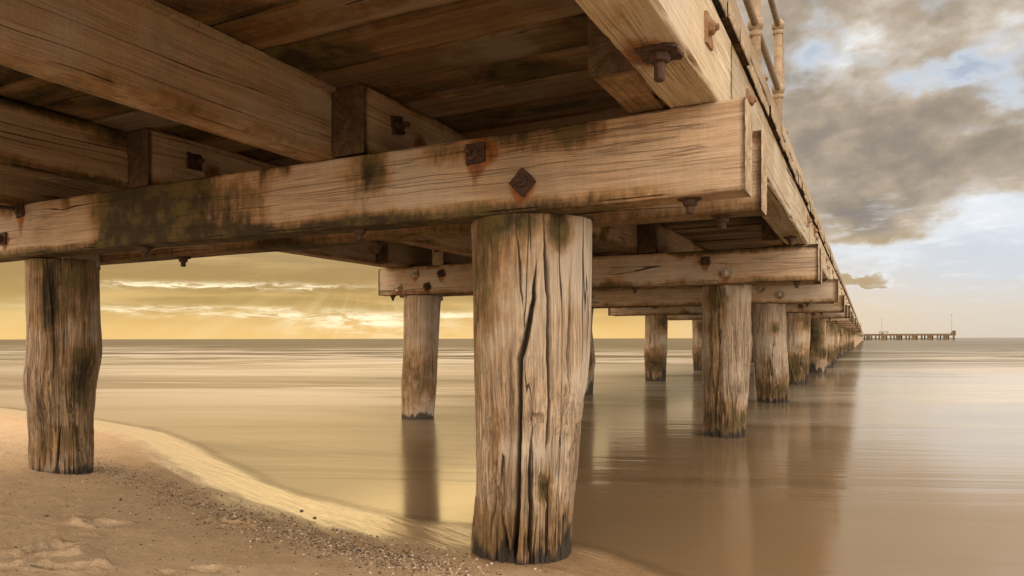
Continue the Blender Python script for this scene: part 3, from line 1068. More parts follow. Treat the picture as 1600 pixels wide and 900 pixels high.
# end plates (rusty bolt ends standing on the outer face side)
Y2F = YC[1] - .275
zc = (Z_B0 + Z_B1) / 2
spots2 = []
for (px, py) in [(1102, 408), (1134, 426), (649, 427), (690, 427), (623, 449), (668, 447)]:
    p = on_plane(px, py, 1, Y2F)
    spots2.append((p.x - X_L, p.z - zc, .04, .13))
second_front = timber_mesh("headstock_second", X_R - X_L, BW, BH, M['beam'], .03, .012, 3, .011, 1.1, stain_bolts(11, spots2, .55))
h2 = headstock(second_front, YC[1] - .20)
for i, (px, py) in enumerate([(1102, 408), (1134, 426), (649, 427), (690, 427), (623, 449), (668, 447)]):
    bolt(h2, on_plane(px, py, 1, Y2F), (0, -1, 0), ('galv' if i in (1, 2, 4) else 'square'), .05 * i, 1.05)
for (px, py) in [(992, 455), (1245, 445), (614, 466)]:
    p = on_plane(px, py, 1, YC[1] - .20)
    p.z = Z_B0 + .002
    bolt(h2, p, (0, 0, -1), 'under', 0, .9)
head_far = [timber_mesh("headstock_far", X_R - X_L, BW, BH, M['beam'], .08, .03, 4 + k, .011, 1.0, stain_bolts(20 + k, [(3.5, .06, .04, .14), (3.75, -.03, .04, .12), (1.0, .02, .04, .12)], .5)) for k in range(3)]
h2r = headstock(head_far[0], YC[1] + .20)
for i in range(2, NB):
    dx = [-.02, .0, .03, .01, -.03][i % 5]
    f = headstock(head_far[i % 3], YC[i] - .20, None, X_L + dx, X_R + dx)
    headstock(head_far[(i + 1) % 3], YC[i] + .20, None, X_L - dx, X_R - dx)
    if i < 6:
        for (lx, lz) in [(3.5, .06), (3.75, -.03), (1.0, .02)]:
            bolt(f, (X_L + dx + lx, YC[i] - .275, zc + lz), (0, -1, 0), 'galv' if i == 2 else 'square', .1 * i, 1.0)
        bolt(f, (X_L + dx + 4.1, YC[i] - .20, Z_B0), (0, 0, -1), 'under', 0, .9)


# ---- girders
def stain_rust_under(l0, y0, seed, amt=.35):
    g0 = stain_general(seed, amt)

    def f(V):
        s = g0(V)
        s[:, 1] *= .5
        und = ss(-V[:, 2], .10, .14)
        s[:, 0] += 1.1 * np.exp(-((V[:, 0] - l0) / .10) ** 2 - ((V[:, 1] - y0) / .07) ** 2) * und
        return s
    return f


def girder(x0, x1, y0, y1, mat, seed, dl=.05, dc=.016, stain=None, name="girder", label=None):
    w = x1 - x0
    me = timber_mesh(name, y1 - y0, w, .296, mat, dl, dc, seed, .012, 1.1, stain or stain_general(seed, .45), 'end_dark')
    xc = (x0 + x1) / 2
    z_ = Z_B1 + .148 + .002
    return part(name, me, along((xc, y0, z_), (xc, y1, z_)), label)


# right outer line: bleached by the weather, butt-jointed over each bent, spliced on its inner side
pb = on_plane(1032, 80, 2, Z_B1)                   # the heavy rusty bolt in its underside
g_out0 = girder(-.60, -.43, -.45, YC[0] - .02, M['outer'], 31, .025, .009, stain_rust_under(pb.y + .45, .515 + pb.x, 31, .2), label="sun-bleached outer girder with a heavy rusty bolt below")
bolt(g_out0, (pb.x, pb.y, Z_B1 + .003), (0, 0, -1), 'big', 0, 1.0)
p = on_plane(1106, 48, 0, -.43)
bolt(g_out0, p, (1, 0, 0), 'flat', .1, 1.3)
g_out1 = girder(-.60, -.43, YC[0] - .012, YC[1] - .02, M['outer'], 32, .03, .012, stain_general(32, .2))
p = on_plane(1169, 160, 0, -.43)
bolt(g_out1, p, (1, 0, 0), 'flat', .1, 1.3)
for (px, py) in [(1262, 346), (1272, 362)]:
    bolt(g_out1, on_plane(px, py, 0, -.43), (1, 0, 0), 'flat', .1, 1.3)
bolt(g_out1, (-.515, YC[1] - .75, Z_B1 + .002), (0, 0, -1), 'under', 0, 1.0)
far_out = [timber_mesh("outer_girder_far", 4.10, .17, .296, M['outer'], .12, .04, 60 + k, .012, 1.0, stain_general(60 + k, .25)) for k in range(2)]
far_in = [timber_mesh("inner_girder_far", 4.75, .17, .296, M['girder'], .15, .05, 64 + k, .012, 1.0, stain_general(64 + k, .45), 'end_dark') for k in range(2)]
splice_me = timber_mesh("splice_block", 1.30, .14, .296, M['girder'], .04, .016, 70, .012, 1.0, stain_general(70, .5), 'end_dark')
block_me = timber_mesh("packing_block", .87, .14, .296, M['girder'], .05, .02, 71, .012, 1.0, stain_general(71, .6))
ZG = Z_B1 + .150


def gline(me, x, y0, y1, name="girder"):
    return part(name, me, along((x, y0, ZG), (x, y1, ZG)))


# left outer line (its far, shaded side)
lo0 = girder(-4.75, -4.58, -.45, YC[0] - .02, M['girder'], 35, .06, .02)
lo1 = girder(-4.75, -4.58, YC[0] - .012, YC[1] - .02, M['girder'], 36, .05, .02)
# inner lines, lapped side by side over each bent
ga0 = girder(-2.215, -2.06, -.45, YC[0] + .30, M['girder'], 33, .025, .008, stain_general(33, .30), label="broad inner girder with long drying splits, close overhead")
cap = Shape().box((-2.137, 1.24, Z_G1 - .006), (.215, 3.36, .018))
link("cap_strip", cap.mesh("cap_strip", M['girder']), None, ga0, ga0.matrix_basis)
ga1 = girder(-2.055, -1.88, YC[0] - .272, YC[1] + .30, M['girder'], 34, .03, .012, stain_bolts(34, [(.42, .0, .04, .12)], .75))
bolt(ga1, on_plane(620, 196, 0, -1.88), (1, 0, 0), 'square', .2, 1.1)
gb0 = girder(-3.60, -3.42, -.45, YC[0] + .30, M['girder'], 37, .03, .012, stain_general(37, .75))
gb1 = girder(-3.41, -3.25, YC[0] - .272, YC[1] + .30, M['girder'], 38, .03, .012, stain_bolts(38, [(.40, .0, .05, .12)], .45))
bolt(gb1, on_plane(303, 252, 0, -3.25), (1, 0, 0), 'square', .0, 1.2)
for i in range(1, NB):
    y0, y1 = YC[i], (YC[i + 1] if i + 1 < NB else YC[i] + 4.15)
    if i >= 1:
        ro = gline(far_out[i % 2], -.515, y0 - .015, y0 + 4.0)
        ro.scale = (((y1 - y0) - .01) / 4.10, 1, 1)
        if i < 5:
            for k in (.9, 1.25, 3.1, 3.45):
                bolt(ro, (-.43, y0 + k * (y1 - y0) / 4.1, ZG + (.04 if int(k * 10) % 2 else -.03)), (1, 0, 0), 'flat', .1, 1.1)
        lo = gline(far_in[(i + 1) % 2], -4.665, y0 - .01, y0 + 4.0)
        lo.scale = (((y1 - y0) - .008) / 4.75, 1, 1)
        xa = (-1.79, -1.966)[(i + 1) % 2]
        xb = (-3.16, -3.33)[(i + 1) % 2]
        for xx in (xa, xb):
            q = gline(far_in[i % 2], xx, y0 - .272, y0 + 4.0)
            q.scale = (((y1 - y0) + .54) / 4.75, 1, 1)
for i in range(NB):
    for xx in (-.672, -4.505):
        sp = part("splice_block", splice_me, along((xx, YC[i] - .65, ZG), (xx, YC[i] + .65, ZG)))
    if 0 < i < 4:
        blk = part("packing_block", block_me, along((-4.05, YC[i] - .272, ZG), (-4.05, YC[i] + .6, ZG)))
        bolt(blk, (-4.05, YC[i] - .276, ZG + .03), (0, -1, 0), 'square', .1, 1.0)

# ---- deck planks: the nearest ones by themselves, the far deck as one
PW = .24
P_Y0 = -.44
plank_me = [timber_mesh("deck_plank", 4.372, PW - .006, .045 + .003 * k, M['plank'], .05, .02, 80 + k, .006, .8,
                        (lambda sd: lambda V: np.stack([np.zeros(len(V)), np.clip(ss(fbm(V[:, 0] * 1.1 + sd * 3.3, V[:, 1] * 3, V[:, 2], 3, sd), .5, .72) * .9 + ss(np.abs(V[:, 1]), .075, .115) * .5 * fbm(V[:, 0] * 2 + sd, V[:, 1] * 2, 0, 2, sd + 4), 0, 1), np.zeros(len(V))], -1))(90 + k))
            for k in range(7)]
NP = 56
rp = random.Random(4)
for k in range(NP):
    y = P_Y0 + PW * (k + .5)
    o = part("deck_plank", plank_me[(k * 3 + k // 7) % 7], along((-4.79 + rp.uniform(-.004, .004), y, Z_G1 + .0255 + rp.uniform(-.001, .011)), (-.41, y, Z_G1 + .0255)))
    if rp.random() < .5:
        o.matrix_basis = along((-.412 + rp.uniform(-.004, .006), y, Z_G1 + .0255 + rp.uniform(-.001, .011)), (-4.79, y, Z_G1 + .0255))
ye = P_Y0 + PW * NP
sh = Shape()
y = ye
while y < 317:
    wdt = PW if y < 80 else 2.0
    sh.box((-2.607 + rp.uniform(-.008, .008), y + wdt / 2, Z_G1 + .0255), (4.39, wdt - .002, .045))
    y += wdt
pl = part("deck_planking", sh.mesh("deck_planking", M['plank']), None)
pl['kind'] = 'stuff'
# kerb timbers bolted along the deck edges
kerb_me = timber_mesh("kerb_timber", 4.60, .13, .09, M['kerb'], .05, .016, 95, .010, 1.2, stain_general(95, .15))
y = -.44
for k in range(17):
    for xx in (-.478, -4.70):
        part("kerb_timber", kerb_me, along((xx, y, Z_D1 + .056), (xx, y + 4.6, Z_D1 + .056)))
    y += 4.612


# ---- piles
def pile_mesh(name, rows, seed, nth=96, dz=.02, deep=(), alligator=(), tar=(0, 0), algae=None, groove=1.0, hollows=()):
    """rows: (z, cx, cy, r) relative to the pile's own axis; deep: cracks as (points(z, theta), half width m, depth m)"""
    rows = np.array(sorted(rows))
    z = np.arange(rows[0, 0], rows[-1, 0] + dz * .5, dz)
    z[-1] = rows[-1, 0]
    cx, cy, rr = (np.interp(z, rows[:, 0], rows[:, k]) for k in (1, 2, 3))
    # soften the profile
    ker = np.ones(max(1, int(.08 / dz))) / max(1, int(.08 / dz))
    if len(ker) > 1:
        pad = len(ker) // 2
        sm = lambda a: np.convolve(np.pad(a, (pad, len(ker) - 1 - pad), 'edge'), ker, 'valid')
        cx, cy, rr = sm(cx), sm(cy), sm(rr)
    th = np.linspace(0, 2 * math.pi, nth, endpoint=False)
    TH, ZZ = np.meshgrid(th, z)
    RR = np.repeat(rr[:, None], nth, 1)
    ct, st_ = np.cos(TH), np.sin(TH)
    ax, ay = ct * .21, st_ * .21
    sd = seed * 7.31
    bend = .05 * (fbm(ax * 3 + sd, ay * 3, ZZ * 1.5, 3, seed) - .5)
    low = (fbm(ax * 5 + sd, ay * 5, ZZ * .9, 3, seed + 1) - .5)
    d = .05 * low * groove
    # weathered flutes: narrow furrows along the grain, deeper towards the wet foot
    gx, gy = (ct * .21 + bend * .6) * 1.0, (st_ * .21 - bend * .6)
    f1 = fbm(gx * 26 + sd, gy * 26, ZZ * 1.1, 2, seed + 2)
    f2 = fbm(gx * 70 + sd, gy * 70, ZZ * 2.6, 2, seed + 3)
    foot = 1.0 - ss(ZZ, tar[0] + .15, tar[0] + 1.2)
    wgt = .35 + .9 * foot
    ridge = 1 - ss(np.abs(f1 - .5), .0, .055)
    ridge2 = 1 - ss(np.abs(f2 - .5), .0, .09)
    f3 = fbm(gx * 48 + sd, gy * 48, ZZ * 1.7, 2, seed + 5)
    ridge3 = 1 - ss(np.abs(f3 - .5), .0, .06)
    pat = ss(fbm(ax * 6 + sd, ay * 6, ZZ * 2, 2, seed + 8), .42, .60)
    d = d - groove * wgt * (.016 * ridge * pat + .0090 * ridge3 * (.25 + .75 * foot) + .0050 * ridge2 * (.5 + .5 * pat)) + .004 * (f2 - .5)
    arc = RR * 1.0
    for pts, hw, dep in deep:
        pts = np.array(sorted(pts))
        t0 = np.interp(ZZ, pts[:, 0], pts[:, 1])
        t0 = t0 + .018 * (vn(ZZ * 9, 0 * ZZ, seed, 3) - .5) + .012 * (vn(ZZ * 30, 0 * ZZ, seed, 4) - .5)
        dist = np.abs((TH - t0 + math.pi) % (2 * math.pi) - math.pi) * arc
        zr = ss(ZZ, pts[0, 0] - .01, pts[0, 0] + .05) * (1 - ss(ZZ, pts[-1, 0] - .22, pts[-1, 0] + .01))
        hwv = hw * (.12 + .88 * zr) * (.75 + .5 * vn(ZZ * 7, 0 * ZZ, seed, 5))
        d = d - dep * zr * (1 - ss(dist, hwv * .45, hwv * 1.15))
        d = d + .006 * zr * np.exp(-((dist - hwv * 2.2) / (hwv * 1.2)) ** 2)
    for (z0, t0, sz, s_t, dep) in hollows:
        dth = ((TH - t0 + math.pi) % (2 * math.pi) - math.pi) * .21
        q = np.sqrt(((ZZ - z0) / sz) ** 2 + (dth / s_t) ** 2) + 1.1 * (fbm(dth * 45, ZZ * 16, 0, 3, seed + 33) - .5)
        d = d - dep * (1 - ss(q, .15, 1.0)) * (.5 + fbm(dth * 90, ZZ * 22, 0, 3, seed + 34))
    d = d + groove * .028 * foot * (fbm(gx * 13 + sd, gy * 13, ZZ * 2.6, 3, seed + 35) - .5)
    for (z0, t0, sz, s_t, dep) in alligator:
        dth = ((TH - t0 + math.pi) % (2 * math.pi) - math.pi) * .21
        msk = 1 - ss(np.sqrt(((ZZ - z0) / sz) ** 2 + (dth / s_t) ** 2) + .9 * (fbm(dth * 22, ZZ * 14, 0, 3, seed + 21) - .5), .40, 1.0)
        wx = dth * 52 + .9 * (fbm(dth * 30, ZZ * 10, 0, 3, seed + 22) - .5)
        wz = ZZ * 26 + 1.1 * (fbm(dth * 50, ZZ * 16, 5, 3, seed + 24) - .5)
        cell = vor(wx + 50, wz + 50, seed)
        d = d - dep * msk * (1 - ss(cell, .0, .17)) - .004 * msk * (fbm(dth * 90, ZZ * 60, 0, 2, seed + 25) - .5)
    Rr = RR + d
    X = cx[:, None] + Rr * ct
    Y = cy[:, None] + Rr * st_
    zt = ZZ.copy()
    V = np.stack([X, Y, zt], -1).reshape(-1, 3)
    nz_ = len(z)
    idx = np.arange(nz_ * nth).reshape(nz_, nth)
    nx_ = np.roll(idx, -1, 1)
    q = np.stack([idx[:-1], nx_[:-1], nx_[1:], idx[1:]], -1).reshape(-1, 4)
    # top: rings to the centre
    ring = idx[-1]
    vs, tris, quads = [V], [], [q]
    base = len(V)
    cen = np.array([cx[-1], cy[-1], z[-1]])
    prev = ring
    for k in (.7, .35):
        p = cen + (V[ring] - cen) * k
        vs.append(p)
        cur = np.arange(base, base + nth)
        base += nth
        quads.append(np.stack([prev, np.roll(prev, -1), np.roll(cur, -1), cur], -1))
        prev = cur
    vs.append(cen[None])
    tris.append(np.stack([prev, np.roll(prev, -1), np.full(nth, base)], -1))
    n_side = len(q)
    V = np.concatenate(vs)
    t_ = np.zeros(len(V))
    THf = np.concatenate([TH.ravel(), np.zeros(len(V) - TH.size)])
    Zf = V[:, 2]
    jag = fbm(np.cos(THf) * 4 + sd, np.sin(THf) * 4, 0, 3, seed + 30)
    jag2 = vn(np.cos(THf) * 14 + sd, np.sin(THf) * 14, 0, seed + 31)
    hgt = tar[0] + tar[1] * (.25 + 1.5 * np.clip(jag - .3, 0, 1) + .5 * (jag2 - .5))
    t_ = 1 - ss(Zf, hgt - .05, hgt + .05)
    a_ = np.zeros(len(V))
    if algae is not None:
        for (z0, th0, sz, s_t, amp) in algae:
            dth = (THf - th0 + math.pi) % (2 * math.pi) - math.pi
            a_ += amp * np.exp(-((Zf - z0) / sz) ** 2 - (dth / s_t) ** 2)
    r_ = np.zeros(len(V))
    mi = np.zeros(sum(len(a) for a in quads) + len(tris[0]), int)
    mi[n_side:] = 1
    me = make_mesh(name, V, quads + tris, [M['pile'], M['end']], mi, True, {'stain': np.stack([r_, np.clip(a_, 0, 1), t_], -1)})
    return me


VIEW = math.atan2(-C_, S_)                         # world angle of the direction towards the camera


def th_of(px, L, Rr_):
    """angle on a pile whose silhouette spans L..Rr_ at that height"""
    u = max(-1, min(1, (px - (L + Rr_) / 2) / ((Rr_ - L) / 2)))
    return VIEW + math.asin(u)


def outline_rows(x0, y0, outl, zbot):
    """silhouette rows (py, left, right) -> (z, cx, cy, r) around the axis x0, y0"""
    d0 = -x0 * S_ + y0 * C_
    u0 = x0 * C_ + y0 * S_
    rows = []
    for (py, l, r) in outl:
        z = CZ + (HY - py) / F_PX * d0
        rad = (r - l) / 2 / F_PX * d0
        rad = rad * d0 / math.hypot(d0, u0) * (1 - .5 * (rad / d0) ** 2)
        du = ((l + r) / 2 - CX) / F_PX * d0 - u0
        rows.append((z, du * C_, du * S_, rad))
    rows.sort()
    lo = rows[0]
    rows.insert(0, (zbot, lo[1], lo[2], lo[3] * .98))
    # stop a hair below the headstocks
    rows = [r for r in rows if r[0] < Z_B0 - .004]
    hi = rows[-1]
    rows.append((Z_B0 - .003, hi[1], hi[2], hi[3]))
    return rows


def put_pile(me, x, y, label=None, rz=0.0):
    o = part("pile", me, Matrix.Translation((x, y, 0)) @ Matrix.Rotation(rz, 4, 'Z'), label)
    return o


tenon = timber_mesh("pile_tenon", .36, .24, .26, M['pile'], .06, .03, 99, .012, .6)


def put_tenon(o, x, y):
    """the squared head of the pile, standing between the two headstocks"""
    mt = Matrix.Translation((x, y, Z_B0 - .05)) @ Matrix.Rotation(-math.pi / 2, 4, 'Y')
    link("tenon", tenon, mt, o, o.matrix_basis)


# front pile
fx, fy = -1.245, 2.64
FO = [(334, 737, 921), (380, 736, 921), (450, 737, 920), (520, 738, 919), (580, 739, 917), (640, 740, 911), (690, 741, 905), (730, 741, 901), (780, 740, 896), (830, 738, 893), (900, 737, 890)]
d0 = -fx * S_ + fy * C_


def fz(py, front=.22):
    return CZ + (HY - py) / F_PX * (d0 - front)


def lr(py):
    a = np.array(FO)
    return np.interp(py, a[:, 0], a[:, 1]), np.interp(py, a[:, 0], a[:, 2])


def crack(pts, hw, dep):
    out = []
    for (px, py) in pts:
        l, r = lr(py)
        out.append((fz(py), th_of(px, l, r)))
    return out, hw, dep


deep = [crack([(846, 338), (848, 400), (852, 470), (852, 560), (853, 640), (851, 690), (849, 705)], .008, .10),
        crack([(836, 400), (831, 470), (822, 520), (812, 560), (811, 640), (809, 720), (806, 800), (802, 880)], .0105, .13),
        crack([(886, 400), (882, 500), (880, 560), (882, 620)], .0055, .05),
        crack([(806, 338), (811, 390), (814, 450), (816, 480)], .0035, .03),
        crack([(749, 420), (752, 540), (754, 640), (752, 800)], .0055, .05),
        crack([(826, 670), (824, 740), (826, 800), (824, 870)], .009, .08),
        crack([(853, 705), (854, 760), (852, 820), (850, 875)], .008, .08),
        crack([(892, 700), (886, 760), (884, 820), (880, 870)], .008, .07),
        crack([(866, 760), (866, 820), (866, 870)], .0065, .06),
        crack([(780, 770), (784, 820), (792, 870)], .008, .07),
        crack([(772, 740), (768, 790), (766, 860)], .006, .05)]


def al(px, py, sz, s_t, dep):
    l, r = lr(py)
    return (fz(py), th_of(px, l, r), sz, s_t, dep)


alli = [al(882, 650, .15, .09, .006)]
hollow = [al(772, 785, .09, .035, .030), al(846, 765, .07, .045, .028), al(895, 700, .10, .05, .022), al(832, 655, .03, .05, .018), al(762, 690, .10, .03, .014)]
zb = float(sand_base(np.array(fx), np.array(fy)))
fm = pile_mesh("front_pile", outline_rows(fx, fy, FO, -.6), 3, 900, .0042, deep, alli, (zb - .01, .12),
               [(fz(360), VIEW - .75, .30, .75, .48), (fz(520), VIEW - 1.2, .4, .5, .3), (fz(350), th_of(870, 737, 921), .10, .20, .95), (fz(345), th_of(800, 737, 921), .06, .6, .5), (fz(700), th_of(775, 740, 903), .16, .16, .35), (fz(765), th_of(850, 740, 898), .06, .12, .7), (zb + .1, VIEW, .13, 3.0, .45)], 1.0, hollow)  # algae, with left-flank shade and a dark hollow painted in
po = put_pile(fm, fx, fy, "thickest nearest pile, deeply split and fissured, blackened at the foot")
put_tenon(po, fx, fy)
# left pile on the sand
lx, ly = -4.36, 2.64
LO = [(398, 39, 154), (440, 40, 153), (500, 41, 155), (540, 43, 158), (560, 42, 158), (585, 38, 155), (602, 37, 152), (640, 45, 150), (680, 49, 150), (740, 51, 149), (770, 51, 149)]
dl0 = -lx * S_ + ly * C_
lz = lambda py: CZ + (HY - py) / F_PX * (dl0 - .18)
lt = lambda px: th_of(px, 42, 153)
VL = math.atan2(-ly, -lx)
off = VL - VIEW
ldeep = [([(lz(400), lt(78) + off), (lz(450), lt(82) + off), (lz(520), lt(84) + off), (lz(600), lt(85) + off)], .005, .035),
         ([(lz(640), lt(105) + off), (lz(690), lt(122) + off), (lz(735), lt(132) + off)], .006, .05),
         ([(lz(640), lt(100) + off), (lz(690), lt(90) + off), (lz(735), lt(84) + off)], .005, .04)]
zb2 = float(sand_base(np.array(lx), np.array(ly)))
lm = pile_mesh("sand_pile", outline_rows(lx, ly, LO, -.5), 12, 320, .010, ldeep, (), (zb2 - .005, .075),
               [(lz(440), VL + .1, .25, 1.3, .50), (lz(590), VL + .55, .22, .45, .85), (lz(480), VL - .35, .30, .22, .75), (lz(400), VL, .05, 2, .3), (lz(690), VL, .3, 3.0, .28)], 1.4)
po = put_pile(lm, lx, ly, "gnarled pile standing on the dry sand, moss on one side")
put_tenon(po, lx, ly)
# second bent
x2r = -1.115
o2 = [(447, 1093, 1172), (500, 1096, 1172), (560, 1099, 1171), (620, 1101, 1170), (690, 1101, 1168), (720, 1101, 1168)]
m2 = pile_mesh("second_pile", outline_rows(x2r, YC[1], o2, -1.0), 21, 260, .012, (), (), (.0, .10), [(1.25, VIEW - .7, .2, .5, .6), (.12, VIEW, .16, 3.0, .6), (.75, VIEW - .9, .5, .4, .4)], 2.3)
po = put_pile(m2, x2r, YC[1])
put_tenon(po, x2r, YC[1])
x2l = -4.36
o2l = [(463, 632, 690), (480, 631, 688), (520, 631, 686), (560, 630, 684), (600, 627, 683), (655, 627, 678), (690, 627, 678)]
m2l = pile_mesh("slim_pile", outline_rows(x2l, YC[1], o2l, -1.0), 22, 140, .02, (), (), (.0, .09), [(.45, VIEW, .3, 1.8, .5)], .35)
po = put_pile(m2l, x2l, YC[1], "smooth straight pile standing in the shallows, dark at the waterline")
put_tenon(po, x2l, YC[1])
x3r = -1.10
o3 = [(480, 1174, 1227), (520, 1175, 1228), (560, 1178, 1232), (600, 1181, 1234), (630, 1184, 1233), (660, 1184, 1233)]
m3 = pile_mesh("third_pile", outline_rows(x3r, YC[2], o3, -1.2), 23, 180, .016, (), (), (.0, .10), [(1.0, VIEW, .08, .3, .8), (.15, VIEW, .18, 3.0, .6), (.5, VIEW - .6, .12, .3, .4)], 1.9)
put_pile(m3, x3r, YC[2])


def plain_rows(r0, r1, seed):
    rr = random.Random(seed)
    return [(-1.6, 0, 0, r1), (0, 0, 0, r1), (.5, rr.uniform(-.02, .02), rr.uniform(-.02, .02), (r0 + r1) / 2 + .012), (1.0, rr.uniform(-.02, .02), 0, r0), (Z_B0 - .003, 0, 0, r0)]


gen = [pile_mesh("far_pile", plain_rows(.215, .19, 1), 41, 96, .03, (), (), (.0, .32), [(1.1, VIEW, .25, .9, .75), (.35, VIEW, .3, 3.0, .7)], 1.8),
       pile_mesh("far_pile_dark", plain_rows(.235, .20, 2), 42, 96, .03, (), (), (.0, .30), [(.95, VIEW - .5, .40, .9, 1.0), (.5, VIEW + .3, .12, .6, .9)], 1.3),
       pile_mesh("far_pile_pale", plain_rows(.225, .20, 3), 43, 96, .03, (), (), (.0, .34), [(.35, VIEW, .3, 3.0, .75), (1.2, VIEW + .5, .2, .8, .7)], 1.8)]
for i in range(2, NB):
    dxr = [0, 0, 0, -.06, .05, .06, .02, -.05][i % 8]
    if i > 2:
        put_pile(gen[1 if i == 4 else (0, 2)[i % 2]], -1.10 + dxr, YC[i], "far pile streaked black with algae" if i == 4 else None)
    put_pile(gen[(2, 0, 1)[i % 3]], (-4.06 if i == 2 else -3.85) + .5 * dxr, YC[i])
# the rest of the pier, too far to tell its timbers apart
sh = Shape()
y = YC[-1] + 4.15
while y < 316:
    for xx in (-1.08, -3.86):
        sh.tube([(xx, y, -1.5), (xx, y, Z_B0)], [.20, .215], 8)
    sh.box(((X_L + X_R) / 2, y, (Z_B0 + Z_B1) / 2), (X_R - X_L, .5, .3))
    y += 4.15
for xx in (-.515, -1.95, -3.3, -4.665):
    sh.box((xx, (YC[-1] + 4.2 + 316) / 2, ZG), (.17, 316 - YC[-1] - 4.2, .294))
for xx in (-.478, -4.70):
    sh.box((xx, (80.2 + 316) / 2, Z_D1 + .052), (.13, 316 - 80.2, .09))
fs = part("distant_substructure", sh.mesh("distant_substructure", M['girder']), None)
fs['kind'] = 'stuff'

# ---- handrails
ZK = Z_D1 + .097


def railing(ys, loop_y, rails=(CZ + 1.487, CZ + 1.87), x=-.462, y_start=None, loop_dir=1):
    rt = bpy.data.objects.new("railing", None)
    col.objects.link(rt)
    rt.matrix_basis = Matrix.Translation((x, ys[0], ZK))
    rt.parent = pier
    rt.matrix_parent_inverse = PB.inverted()
    for yy in ys:
        s = Shape().tube([(x, yy, ZK - .06), (x, yy, rails[1])], .0235, 14)
        for rz in rails:
            s.ball((x, yy, rz), .038, 16)
            s.tube([(x, yy, rz - .06), (x, yy, rz - .05), (x, yy, rz - .035)], [.024, .031, .031], 14)
        s.tube([(x, yy, ZK), (x, yy, ZK + .012)], .055, 16)
        link("rail_post", s.mesh("rail_post", M['pipe'], True), None, rt, rt.matrix_basis)
    for rz in rails:
        s = Shape().tube([(x, min(ys) - 1.0 if y_start is None else y_start, rz), (x, max(ys), rz)] if loop_dir > 0 else [(x, min(ys), rz), (x, y_start, rz)], .017, 12)
        link("rail", s.mesh("rail", M['pipe'], True), None, rt, rt.matrix_basis)
    hz = (rails[0] + rails[1]) / 2
    hr = (rails[1] - rails[0]) / 2
    pts = []
    for k in range(17):
        a = math.pi / 2 - math.pi * k / 16
        ca, sa = math.cos(a), math.sin(a)
        pts.append((x, loop_y + loop_dir * (.06 + .13 * abs(ca) ** .5 if k not in (0, 16) else 0), hz + hr * (abs(sa) ** .8 * (1 if sa > 0 else -1))))
    link("end_loop", Shape().tube(pts, .017, 12).mesh("end_loop", M['pipe'], True), None, rt, rt.matrix_basis)
    return rt


railing([.0, 1.75, 3.51, 4.48], 4.48, y_start=-.35)
railing([96.0, 98.4, 100.8, 103.2], 96.0, y_start=104.0, loop_dir=-1)

# ------------------------------------------------------------------ the pier head far out, with its lights
M['far_wood'] = wood_mat("pier_head_wood", (.17, .12, .07), (.125, .085, .05), (.08, .055, .03))
JY = 322.0
jetty = bpy.data.objects.new("jetty", None)
col.objects.link(jetty)
jetty.location = (14, JY, 0)
tag(jetty, "long low jetty platform on many piles, far out on the horizon", "jetty")


def jpart(name, s, mat, smooth=False):
    return link(name, s.mesh(name, M[mat]), None, jetty, Matrix.Translation((14, JY, 0)))


jpart("deck", Shape().box((14.6, JY, CZ + 1.25), (33.6, 5.0, .75)), 'far_wood')
jpart("waling", Shape().box((14.6, JY - 2.2, CZ - .35), (33.2, .3, .28)), 'far_wood')
for k in range(13):
    xx = -1.5 + k * 2.68
    thick = k % 2 == 1
    s = Shape()
    if thick:
        s.box((xx, JY - 2.3, .45), (1.7, .5, 3.2))
    else:
        s.tube([(xx, JY - 2.1, -2), (xx, JY - 2.1, CZ + .9)], .32, 10)
    jpart("fender" if thick else "pile", s, 'far_wood')
for k in range(12):
    xx = -.2 + k * 2.68
    jpart("pile", Shape().tube([(xx, JY + 1.8, -2), (xx, JY + 1.8, CZ + .9)], .25, 10), 'far_wood')
s = Shape()
for k in range(3):
    s.tube([(5.2 + k * 1.5, JY - 1.6, CZ + 1.62), (5.2 + k * 1.5, JY - 1.6, CZ + 2.5)], .08, 8)
s.box((6.7, JY - 1.6, CZ + 2.5), (3.3, .12, .16)).box((6.7, JY - 1.6, CZ + 2.1), (3.3, .08, .1))
jpart("guard_rail", s, 'far_wood')


def light_pole(x, y, z0, z1, label):
    t = bpy.data.objects.new("light_pole", None)
    col.objects.link(t)
    t.location = (x, y, z0)
    tag(t, label, "light pole", "light poles on the far jetty")
    b_ = Matrix.Translation((x, y, z0))
    link("pole", Shape().tube([(x, y, z0), (x, y, z1)], [.16, .09], 8).mesh("pole", M['galv']), None, t, b_)
    link("lamp_head", Shape().tube([(x, y, z1), (x, y, z1 + .5)], [.16, .20], 8).mesh("lamp_head", M['galv']), None, t, b_)
    link("base", Shape().box((x, y, z0 + .25), (.7, .7, .5)).mesh("base", M['far_wood']), None, t, b_)


light_pole(6.1, JY - .5, CZ + 1.628, CZ + 7.2, "shorter light pole beside the guard rail on the far jetty")
light_pole(30.2, JY - .5, CZ + 1.628, CZ + 8.7, "taller light pole at the seaward end of the far jetty")
hut = Shape().box((30.9, JY + .8, CZ + 2.15), (1.3, 1.2, 1.04)).box((30.9, JY + .8, CZ + 2.73), (1.6, 1.5, .12))
tag(link("service_box", hut.mesh("service_box", M['far_wood'])), "small box at the foot of the light pole at the jetty end", "box")


